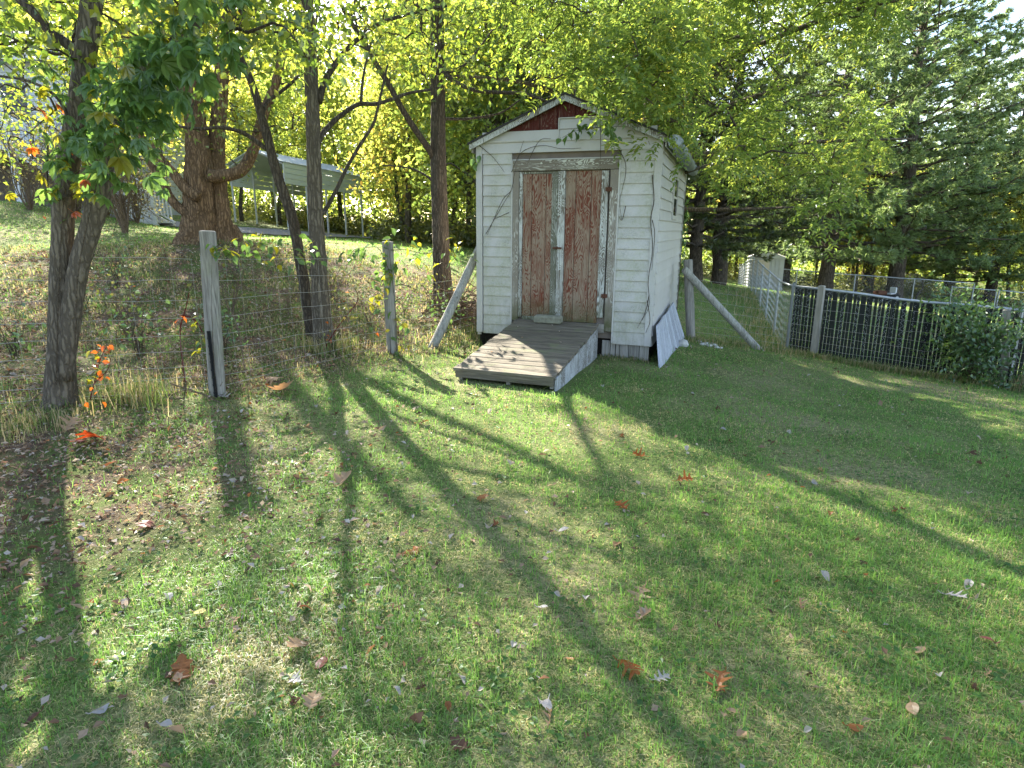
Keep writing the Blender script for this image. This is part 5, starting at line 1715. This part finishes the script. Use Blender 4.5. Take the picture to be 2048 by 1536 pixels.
# bare vine tracks over the shed front, in the shed's own frame
vn = thing("bare_vine", "leafless brown vine clinging to the white siding round the shed doors", "vine", tuple(shed.location), tuple(shed.rotation_euler))
def on_front(px, py):
    d = ray(px, py); n_ = np.array([su, cu, 0]); O_ = from_shed(0, 0)
    t_ = (n_ @ (O_ - np.array([0, 0, EYE]))) / (n_ @ d)
    p_ = np.array([0, 0, EYE]) + d * t_
    u_, v_ = to_shed(p_[0], p_[1])
    return (u_, -.040, p_[2] + u_ * math.sin(R(.5)))
vines = [[(972, 468), (988, 440), (1008, 405), (1022, 380), (1030, 340), (1040, 300), (1046, 282)], [(1022, 345), (1038, 310), (1060, 296), (1088, 292), (1120, 298), (1160, 297)],
         [(1022, 382), (1005, 400), (985, 445), (975, 470)], [(958, 292), (985, 315), (1008, 345)], [(1055, 325), (1066, 300), (1080, 280), (1100, 278)], [(1018, 425), (1000, 433), (985, 440)],
         [(1198, 240), (1199, 300), (1198, 345)], [(1236, 300), (1248, 325), (1249, 350), (1243, 378), (1238, 405), (1242, 440)], [(1250, 412), (1243, 440), (1236, 432)],
         [(1302, 350), (1306, 400), (1300, 440), (1304, 500), (1296, 560), (1298, 610), (1284, 640)], [(1303, 440), (1308, 470), (1303, 540)], [(1298, 590), (1290, 625), (1275, 655)], [(1294, 600), (1300, 640), (1292, 665)]]
for i, v_ in enumerate(vines):
    q = np.array([on_front(*p_) for p_ in v_])
    build(Geo().tube(q, np.linspace(.0045 if i != 9 else .006, .002, len(q)), 5, smooth=5), "stem", M_TWIG, vn)
for px, py, s in ((948, 318, 1.0), (956, 325, 1.0), (960, 312, .9), (950, 330, .9)):
    q = np.array(on_front(px, py)) + (0, -.03, 0)
    o_ = bpy.data.objects.new("leaf", OVAL[0]); COL.objects.link(o_); o_.parent = vn; o_.location = tuple(q); o_.rotation_euler = (-1.1, rgv.normal(0, .3), math.pi + rgv.normal(0, .6)); o_.scale = (s * 1.6,) * 3
# ivy on the far edge of the window wall
iv = thing("ivy", "narrow strip of green ivy climbing the far corner of the shed's window wall", "ivy", tuple(shed.location), tuple(shed.rotation_euler))
q = [(SHED_W + .04, SHED_D - .08, .2), (SHED_W + .045, SHED_D - .12, .9), (SHED_W + .045, SHED_D - .08, 1.6), (SHED_W + .045, SHED_D - .1, 2.3)]
build(Geo().tube(q, .006, 5, smooth=5), "stem", M_TWIG, iv)
for k in range(110):
    zz_ = rgv.uniform(.5, 2.2)
    o_ = bpy.data.objects.new("leaf", OVAL[0]); COL.objects.link(o_); o_.parent = iv
    o_.location = (SHED_W + .05 + rgv.uniform(0, .05), SHED_D - .08 + rgv.normal(0, .10 if 1.0 < zz_ < 1.5 else .06), zz_)
    o_.rotation_euler = (rgv.normal(-1.2, .3), rgv.normal(0, .3), rgv.normal(math.pi / 2 + math.pi, .5)); o_.scale = (rgv.uniform(.7, 1.1),) * 3
# hanging sprays of leaves before the gable
hv = []
hs1 = path_px([(1290, 120), (1250, 190), (1215, 235), (1190, 255), (1150, 262), (1125, 275)], 9.3, 8.0)
hs2 = path_px([(1215, 235), (1222, 265), (1230, 300)], 8.1, 7.9)
hs3 = path_px([(1240, 200), (1260, 240), (1290, 270), (1300, 290)], 8.6, 8.1)
hl = sprig_leaves(hs1[3:], 18, rgv, [0], 1.2, 2.0, .03) + sprig_leaves(hs2, 12, rgv, [0, 0, 0, 1], 1.3, 2.0, .04) + sprig_leaves(hs3, 20, rgv, [0, 0, 1], 1.2, 1.8, .07) + sprig_leaves(hs1[:4], 26, rgv, [0, 0, 1], 1.1, 1.8, .12)
vine("hanging_vine", "vine dangling rounded green leaves in front of the shed's white gable", "vine", [hs1, hs2, hs3], hl, hs1[0], OVAL, rgv, r=.005)

# ------------------------------------------------------------------ grass, weeds and leaf litter
def grass_mat(name, greens, tan, trans=.4):
    t = NT(name)
    p = t.pos()
    r_ = t.rand_island()
    n2 = t.noise(p, 5.5, 4, .6)
    g = t.ramp(t.math('ADD', t.math('MULTIPLY', r_, .5), t.math('MULTIPLY', n2, .5)), [(.2, greens[0]), (.5, greens[1]), (.8, greens[2])])
    c = t.mix(t.attr("dry"), g, t.mix(r_, tan[0], tan[1]))
    tc = t.mix(1.0, c, (2.1, 2.05, 1.4), 'MULTIPLY')
    return t.leaf(c, tc, trans, .02)
def set_dry(o, dry):
    a = o.data.attributes.new("dry", 'FLOAT', 'POINT')
    a.data.foreach_set('value', np.repeat(dry, 5).astype(np.float32))
M_GRASS = grass_mat("grass_blade", [(.075, .165, .036), (.125, .24, .055), (.19, .31, .09)], ((.30, .265, .13), (.47, .41, .24)))
M_GRASS_DRY = grass_mat("tall_dry_grass", [(.07, .12, .03), (.11, .165, .045), (.17, .20, .07)], ((.24, .20, .11), (.40, .33, .21)))

def blocked(x, y):
    u, v = to_shed(x, y)
    b = (u > .02) & (u < SHED_W - .02) & (v > .06) & (v < SHED_D)
    b |= (u > .50) & (u < 1.80) & (v > -2.15) & (v <= .06)
    d = np.full(x.shape, 99.)
    for q in cc[::2]:
        d = np.minimum(d, (x - q[0]) ** 2 + (y - q[1]) ** 2)
    return b | (d < 1.65 ** 2)

def blades(rng, X, Y, Hh, Wd, lean=.5):
    n = len(X)
    Z = ground_z(X, Y) - .005
    a = rng.uniform(0, 6.28, n); l = np.clip(np.abs(rng.normal(lean, .35, n)), 0, 1.7)
    d = np.stack([np.cos(a), np.sin(a), np.zeros(n)], -1)
    b2 = a + rng.normal(1.57, .5, n)
    s = np.stack([np.cos(b2), np.sin(b2), np.zeros(n)], -1) * (Wd * .5)[:, None]
    P = np.stack([X, Y, Z], -1)
    up = np.array([0, 0, 1.])
    m = P + (up + d * l[:, None] * .35) * (Hh * .55)[:, None]
    tip = P + (up * (1 - .42 * l)[:, None] + d * l[:, None]) * Hh[:, None]
    V = np.stack([P - s, P + s, m + s * .75, m - s * .75, tip], 1).reshape(-1, 3)
    b = np.arange(n)[:, None] * 5
    Q = b + np.array([[0, 1, 2, 3]]); T = b + np.array([[3, 2, 4]])
    return V, T, Q

rg = np.random.default_rng(101)
def scatter(rng, n, y0, y1, power, half=.90, extra=1.0, xlim=None):
    """positions with density falling off with distance from the lawn's near edge"""
    u = rng.random(n)
    e = 2 - power
    y = (y0 ** e + u * (y1 ** e - y0 ** e)) ** (1 / e)
    x = rng.uniform(-1, 1, n) * (half * y + extra)
    return x, y
X, Y = scatter(rg, 860000, 1.15, 30, 2.03)
# tufting: pull part of the blades towards tuft centres
cell = .055 + .012 * Y
jx, jy = np.round(X / cell) * cell, np.round(Y / cell) * cell
hsh = np.sin(jx * 91.7 + jy * 47.3) * 43758.5
hx = hsh - np.floor(hsh); hy = np.sin(hsh) * .5 + .5
pull = (rg.random(len(X)) < .55) * .62
X = X + (jx + (hx - .5) * cell - X) * pull; Y = Y + (jy + (hy - .5) * cell - Y) * pull
lt_ = litter(X, Y)
patch = .5 + .5 * np.sin(X * 1.9 + 1.3 * np.sin(Y * 1.4)) * np.sin(Y * 2.1 + 1.7 * np.sin(X * 1.2 + .8))
fine_p = .5 + .5 * np.sin(X * 7.1 + 2 * np.sin(Y * 5.3)) * np.sin(Y * 6.7 + 2 * np.sin(X * 4.9))
keep = ~blocked(X, Y) & (rg.random(len(X)) < np.clip((1 - lt_ * .80) * (.45 + .55 * patch) * (.55 + .6 * fine_p), .05, 1)) & (Y > 1.0)
inyard = (X > 3.2 + .30 * (Y - 10)) & (Y > 12)
X, Y, hsh, fine_p = X[keep], Y[keep], hx[keep], fine_p[keep]
patch = patch[keep]
dpatch = .5 + .5 * np.sin(X * 2.7 + 2.1 * np.sin(Y * 1.9 + .6)) * np.sin(Y * 3.1 + 1.9 * np.sin(X * 2.3)) * np.sin(X * .8 - Y * .6 + 1)
dry = (rg.random(len(X)) < np.clip(.10 + .75 * dpatch ** 3 + .25 * (1 - fine_p), 0, .9)).astype(float)
Hh = (.016 + .024 * hsh ** 2 + .012 * patch) * rg.uniform(.5, 1.35, len(X)) * (1 + .012 * Y)
tall = (rg.random(len(X)) < .012) | (hsh > .94)
Hh[tall & (dry < .5)] *= 1.8
Hh *= np.where(dry > .5, .72, 1)
Wd = (.0019 + .00060 * Y) * rg.uniform(.7, 1.5, len(X))
V, T, Q = blades(rg, X, Y, Hh, Wd, .62 + .5 * dry)
go_ = build(Geo().add(V, T, Q), "grass", M_GRASS, kind='stuff', label="short patchy lawn grass with tan thatch showing between green tufts", category="grass")
set_dry(go_, dry)

# tall weeds along fences and shed foot
segs = [(P5b[:2] + (-.3, -.05), P6b[:2] + (-.4, -.05), 2600, .13, .14), (P6b[:2] + (.1, -.1), np.array([9.6, 8.5]), 1500, .34, .25), (CC + (-.1, -.1), CC + es * 12, 3000, .2, .35),
        (P4b[:2], P5b[:2], 1200, .12, .25), (P1b[:2] + (.1, 0), P2b[:2], 600, .07, .35), (np.array([-5.2, 4.0]), P1b[:2], 160, .06, .4), (P2b[:2], P3b[:2], 700, .10, .25),
        (P3b[:2], np.array([.1, 8.6]), 500, .13, .15), (from_shed(1.8, -.05)[:2], from_shed(2.4, -.05)[:2], 250, .07, .08), (A1[:2], P4b[:2], 500, .13, .2)]
xs, ys, hs_ = [], [], []
for a, b, n, h, sg in segs:
    t_ = rg.random(n)
    q = np.asarray(a) + (np.asarray(b) - np.asarray(a)) * t_[:, None] + rg.normal(0, sg, (n, 2))
    xs.append(q[:, 0]); ys.append(q[:, 1]); hs_.append(h * rg.uniform(.4, 1.4, n))
for px, py, n, h in ((275, 800, 260, .30), (265, 815, 140, .25), (655, 705, 260, .26), (100, 840, 160, .12), (20, 870, 160, .12), (60, 855, 160, .14), (690, 690, 160, .2), (1200, 720, 160, .06), (120, 812, 160, .12), (140, 806, 120, .10), (648, 702, 160, .10), (888, 608, 180, .10), (400, 486, 160, .12), (440, 486, 120, .10)):
    P = on_ground(px, py)
    xs.append(P[0] + rg.normal(0, .16, n)); ys.append(P[1] + rg.normal(0, .12, n)); hs_.append(h * rg.uniform(.4, 1.2, n))
# hill bank weeds
n = 38000
hx_ = rg.uniform(-11, -.8, n); hy_ = rg.uniform(5, 13.5, n)
k_ = (litter(hx_, hy_) > .25) & ~blocked(hx_, hy_) & (np.sin(hx_ * 2.3 + np.sin(hy_ * 2)) * np.sin(hy_ * 2.7 + 1) > -.1)
xs.append(hx_[k_]); ys.append(hy_[k_]); hs_.append(rg.uniform(.03, .10, k_.sum()))
X, Y, Hh = np.concatenate(xs), np.concatenate(ys), np.concatenate(hs_)
k_ = ~blocked(X, Y)
X, Y, Hh = X[k_], Y[k_], Hh[k_]
V, T, Q = blades(rg, X, Y, Hh, (.003 + .0006 * Y) * rg.uniform(.7, 1.5, len(X)), .55)
tw_ = build(Geo().add(V, T, Q), "tall_weeds", M_GRASS_DRY, kind='stuff', label="straggly tan and green weeds along the fence lines and on the bank", category="weeds")
set_dry(tw_, (rg.random(len(X)) < .45).astype(float))

# broad-leaved lawn weeds (clover, plantain): low rosettes of small round leaves
t = NT("clover_leaf")
M_CLOVER = leaf_mat("lawn_weed_leaf", [(0, (.035, .085, .02)), (.6, (.06, .13, .03)), (1, (.09, .16, .04))], .35, 1.7, .015, 2)
cx, cy = scatter(rg, 420, 1.3, 9, 1.6)
cl_ = np.stack([cx, cy], -1)[(litter(cx, cy) < .5) & ~blocked(cx, cy)]
k = 9
P = np.repeat(cl_, k, 0) + rg.normal(0, .045, (len(cl_) * k, 2))
n = len(P)
P3 = np.concatenate([P, (ground_z(P[:, 0], P[:, 1]) + rg.uniform(.012, .035, n))[:, None]], 1)
D = rg.normal(size=(n, 3)); D[:, 2] *= .15
V, T = kites(rg, P3, D, rg.uniform(.018, .036, n), rg.uniform(.014, .028, n), .08, 5)
build(Geo().add(V, T), "lawn_weeds", M_CLOVER, kind='stuff', label="low clover and plantain leaves dotted through the lawn", category="weeds")

# small leaf litter
def litter_mat(name, stops):
    t = NT(name)
    c = t.ramp(t.rand_island(), stops)
    return t.leaf(c, t.mix(1.0, c, (1.5, 1.4, 1.1), 'MULTIPLY'), .25, .012)
M_LITTER = litter_mat("dry_leaf_mix", [(0, (.07, .042, .028)), (.3, (.17, .10, .06)), (.55, (.30, .21, .14)), (.75, (.36, .29, .23)), (.9, (.42, .38, .35)), (1, (.40, .16, .05))])
X1, Y1 = scatter(rg, 150000, 1.3, 16, 1.1, .9, 1.5)
k_ = (rg.random(len(X1)) < np.clip(litter(X1, Y1) * (.55 + .6 * np.sin(X1 * 1.7 + np.sin(Y1 * 2.2)) ** 2) + .012, 0, 1)) & ~blocked(X1, Y1)
X1, Y1 = X1[k_], Y1[k_]
n = len(X1)
P3 = np.stack([X1, Y1, ground_z(X1, Y1) + rg.uniform(.004, .03, n)], -1)
D = rg.normal(size=(n, 3)); D[:, 2] *= .3
L = rg.uniform(.014, .042, n) * (1 + .03 * Y1) * np.where(rg.random(n) < .06, 1.7, 1)
V, T = kites(rg, P3, D, L, L * rg.uniform(.4, .75, n), rg.uniform(-.2, .3), 2.2)
build(Geo().add(V, T), "leaf_litter", M_LITTER, kind='stuff', label="brown and grey fallen leaves littering the bank and the fence foot", category="leaf litter")

# fallen leaves one can pick out, each its own object
def lobed(outline, L, curl, rg):
    """leaf blade from a half outline [(t along, half width)], mirrored, bent and curled"""
    n = len(outline)
    mid = [(0, t_ * L) for t_, _ in outline]
    V = []
    ph = rg.uniform(0, 6)
    def bend(x, y):
        z = curl * (abs(x) / (.35 * L)) ** 2 * L * .30 + curl * L * .22 * math.sin(3.0 * y / L + ph) + rg.normal(0, .012) * L
        return (x, y, z)
    for t_, w in outline: V.append(bend(0, t_ * L))
    for t_, w in outline: V.append(bend(w * L, (t_ + .10 * w) * L))
    for t_, w in outline: V.append(bend(-w * L, (t_ + .10 * w) * L))
    T = []
    for i in range(n - 1):
        T += [(i, n + i, n + i + 1), (i, n + i + 1, i + 1), (i, 2 * n + i + 1, 2 * n + i), (i, i + 1, 2 * n + i + 1)]
    g = Geo().add(V, T=T)
    g.tube([(0, 0, .002), (0, -.12 * L, .004), (.01 * L, -.25 * L, .015)], .0022, 4, cap=False)
    return g
OAK = [(0, .01), (.1, .05), (.2, .26), (.25, .30), (.3, .07), (.42, .10), (.5, .42), (.56, .45), (.6, .10), (.7, .10), (.78, .33), (.83, .34), (.86, .08), (.93, .09), (1.0, .01)]
MAPLE = [(0, .02), (.05, .30), (.12, .34), (.2, .22), (.35, .50), (.45, .52), (.5, .24), (.6, .30), (.7, .34), (.74, .16), (.88, .12), (1.0, .0)]
OVATE = [(0, .01), (.12, .18), (.3, .30), (.5, .33), (.7, .25), (.88, .11), (1, .0)]
def dead_mat(name, c0, c1):
    t = NT(name)
    p = t.obj()
    v = t.noise(t.map(p, (30, 30, 30)), 1.2, 4, .6)
    c = t.mix(v, c0, c1)
    return t.leaf(c, t.mix(1.0, c, (1.7, 1.3, .9), 'MULTIPLY'), .35, .015)
DM = {'rust': dead_mat("rust_leaf", (.16, .062, .02), (.33, .14, .05)), 'orange': dead_mat("orange_leaf", (.20, .06, .014), (.36, .13, .03)), 'tan': dead_mat("tan_leaf", (.26, .17, .10), (.44, .31, .20)),
      'brown': dead_mat("brown_leaf", (.07, .035, .02), (.15, .08, .05)), 'pale': dead_mat("pale_leaf", (.27, .255, .25), (.46, .44, .43)), 'red': dead_mat("red_leaf", (.28, .03, .015), (.42, .09, .02)),
      'yellow': dead_mat("yellow_leaf", (.48, .42, .14), (.62, .56, .28)), 'dullred': dead_mat("dull_red_leaf", (.13, .04, .035), (.22, .09, .07))}
rl = np.random.default_rng(121)
def fallen(px, py, size_px, shape, mat, label, tilt=.35, group=None):
    P = on_ground(px, py)
    L = .85 * size_px * P[1] / 1215.0
    o = build(lobed(shape, L, rl.choice([-1, 1, 1]) * rl.uniform(.15, .6), rl), "fallen_leaf", DM[mat], loc=(P[0], P[1], P[2] + .017), label=label, category="fallen leaf")
    o.rotation_euler = (rl.normal(.22, tilt * .6), rl.normal(0, tilt * .6), rl.uniform(0, 6.28))
    if group: o['group'] = group
    return o
for args in (
    (845, 1105, 74, OAK, 'rust', "large rust-brown oak leaf with deep pointed lobes, mid lawn in the shade"),
    (1288, 1192, 70, OAK, 'tan', "large tan-brown oak leaf standing half upright on the sunny streak of lawn"),
    (1236, 1345, 78, OAK, 'orange', "curled bright orange-brown oak leaf in the near lawn"),
    (1448, 1362, 84, OAK, 'rust', "ragged rust oak leaf with holes, edge glowing orange"),
    (362, 1376, 84, MAPLE, 'rust', "wide orange-brown maple leaf lying flat in the near grass"),
    (606, 1304, 60, MAPLE, 'tan', "tan-orange leaf tipped on edge above a dull red one"),
    (636, 1352, 52, OVATE, 'dullred', "dull red oval leaf just below the tan-orange tipped one"),
    (582, 1380, 42, MAPLE, 'pale', "whitish pointed leaf lying pale side up in the near grass"),
    (622, 1444, 60, MAPLE, 'tan', "curled tan-brown leaf deep in the nearest grass"),
    (672, 978, 56, MAPLE, 'tan', "pale tan leaf alone in the shaded mid lawn"),
    (1291, 922, 36, OAK, 'orange', "small orange oak leaf on the lit streak, farthest from the camera of three orange ones"),
    (1352, 972, 42, OAK, 'orange', "orange oak leaf on the lit streak, the one in the middle of three orange ones"),
    (1232, 1016, 46, OAK, 'orange', "orange oak leaf with one dark half, in shade below the lit streak"),
    (1948, 908, 44, OAK, 'brown', "dark brown oak leaf standing up in the smooth shaded lawn"),
    (1886, 1200, 56, OAK, 'pale', "pale grey-pink oak leaf stretched out on the open lawn"),
    (1846, 1310, 38, OVATE, 'tan', "pinkish tan oval leaf in thick green grass"),
    (1096, 1418, 46, OVATE, 'pale', "pale folded leaf near the bottom edge of the lawn"),
    (390, 1236, 40, OVATE, 'yellow', "cream-yellow oval leaf standing up in the grass"),
    (300, 1050, 46, MAPLE, 'dullred', "dull reddish-brown leaf beside the two trunk shadows"),
    (450, 1118, 40, MAPLE, 'brown', "dark brown leaf sunk in shaded grass"),
    (1076, 1230, 32, OVATE, 'pale', "lilac-white oval leaf in shade, between two lit streaks"),
    (342, 1212, 34, OVATE, 'pale', "lilac-white round leaf close to the cream-yellow one"),
    (186, 1446, 46, OVATE, 'pale', "white forked leaf in the nearest corner of grass"),
    (325, 1470, 40, OVATE, 'pale', "white curled leaf among brown ones in the nearest grass"),
    (1266, 1256, 54, OAK, 'tan', "narrow curled tan leaf below the upright tan oak leaf"),
    (932, 1508, 56, MAPLE, 'brown', "crumpled brown maple leaf at the very front of the lawn"),
    (1690, 1476, 44, OVATE, 'rust', "rust-brown leaf standing among tall blades at the front"),
    (1820, 1416, 50, OVATE, 'tan', "folded tan leaf with a white underside in the front lawn"),
    (1306, 1372, 50, OAK, 'pale', "grey-brown twisted leaf beside the curled bright orange one"),
    (205, 882, 74, OAK, 'red', "vivid red-orange oak leaf glowing in the sun at the bank's foot"),
    (160, 890, 60, OAK, 'dullred', "dark red oak leaf touching the vivid red-orange one"),
    (130, 872, 60, OAK, 'tan', "tan oak leaf at the bank's foot next to the dark red one"),
    (530, 768, 60, OAK, 'tan', "big tan oak leaf propped up in the litter past the thick post"),
    (432, 795, 40, OAK, 'pale', "whitish leaf standing against the foot of the thick post"),
    (560, 782, 60, MAPLE, 'tan', "flat tan leaf in the litter, nearer the lawn than the propped-up one"),
    (258, 970, 30, OVATE, 'orange', "small orange oval leaf in the sunlit patch beside the trunk shadow"),
    (206, 938, 34, OVATE, 'orange', "small orange leaf on edge between the two trunk shadows"),
    (85, 1440, 40, OVATE, 'brown', "brown leaf at the sunlit corner of the nearest grass"),
    (1420, 1035, 24, OVATE, 'brown', "slim dark brown leaf in the grass past the lit streak"),
    (1985, 1300, 34, OVATE, 'dullred', "dull pinkish leaf lying at the lawn's outer edge"),
    (480, 1250, 30, MAPLE, 'tan', "small tan leaf next to a bare soil patch"),
    (1115, 1075, 30, OVATE, 'pale', "pale grey oval leaf in deep shade mid lawn"),
    (615, 1225, 40, MAPLE, 'dullred', "dull mauve leaf crumpled on thin grass"),
    (955, 1005, 34, MAPLE, 'rust', "rust leaf in the lit strip below the ramp"),
    (842, 855, 26, OAK, 'rust', "small rust oak leaf in the lit strip between two trunk shadows"),
    (1245, 870, 26, OAK, 'rust', "small rust leaf on the grass out from the ramp's side"),
):
    fallen(*args)
# the many smaller ones: two lookalike groups
shp = [build(lobed(s_, 1.0, c_, rl), "fallen_leaf", DM[m_]) for s_, c_, m_ in ((OVATE, 1.0, 'pale'), (OVATE, .7, 'tan'), (MAPLE, .9, 'brown'), (MAPLE, .8, 'pale'), (OVATE, 1.0, 'rust'), (OAK, .9, 'tan'))]
shp_me = [o.data for o in shp]
for o in shp:
    bpy.data.objects.remove(o)
LB_ = [("small pale dry leaf curled on the lawn", "small pale leaves on the lawn"), ("small tan dry leaf lying in the lawn", "small tan leaves on the lawn"), ("small brown leaf sunk in the lawn grass", "small brown leaves on the lawn"),
       ("small pale dry leaf curled on the lawn", "small pale leaves on the lawn"), ("small rust-coloured leaf lying in the lawn", "small rust leaves on the lawn"), ("small tan dry leaf lying in the lawn", "small tan leaves on the lawn")]
fx_, fy_ = scatter(rl, 330, 1.7, 9.5, 1.2, .78, .3)
cnt = 0
for x, y in zip(fx_, fy_):
    if cnt >= 180 or blocked(np.array([x]), np.array([y]))[0] or x > 2.5 and rl.random() < .6:
        continue
    k = int(rl.choice(6, p=[.30, .18, .16, .12, .12, .12]))
    o = bpy.data.objects.new("fallen_leaf", shp_me[k]); COL.objects.link(o)
    s_ = rl.uniform(.025, .055)
    o.location = (x, y, gz(x, y) + .018); o.scale = (s_,) * 3
    o.rotation_euler = (rl.normal(.1, .35), rl.normal(0, .35), rl.uniform(0, 6.28))
    o['label'], o['group'] = LB_[k]
    o['category'] = "fallen leaf"
    cnt += 1
# a few specks of litter on the ramp
for u_, v_, k in ((.75, -.45, 0), (1.2, -.3, 0), (.95, -.9, 1), (1.5, -1.0, 3), (1.35, -.55, 0), (.8, -1.5, 1)):
    o = bpy.data.objects.new("fallen_leaf", shp_me[k]); COL.objects.link(o)
    q = from_shed(u_, v_, .405 + v_ * math.tan(RA) + .012)
    o.location = tuple(q); o.scale = (.032,) * 3; o.rotation_euler = (.2, .1, rl.uniform(0, 6))
    o['label'] = "tiny pale leaf fleck lying on the ramp planks"; o['group'] = "leaf flecks on the ramp"; o['category'] = "fallen leaf"
# white scrap at the foot of the post behind the bush
P = on_ground(1989, 776)
build(Geo().tube([(0, 0, -.01), (0, 0, .01), (.01, 0, .035), (.02, 0, .045)], [.05, .055, .04, .01], 8, ridge=.1, seed=2), "white_stone", M_WHITE, loc=tuple(P), label="small white lump in the grass at the foot of the post behind the bush", category="stone")
bpy.context.view_layer.update()
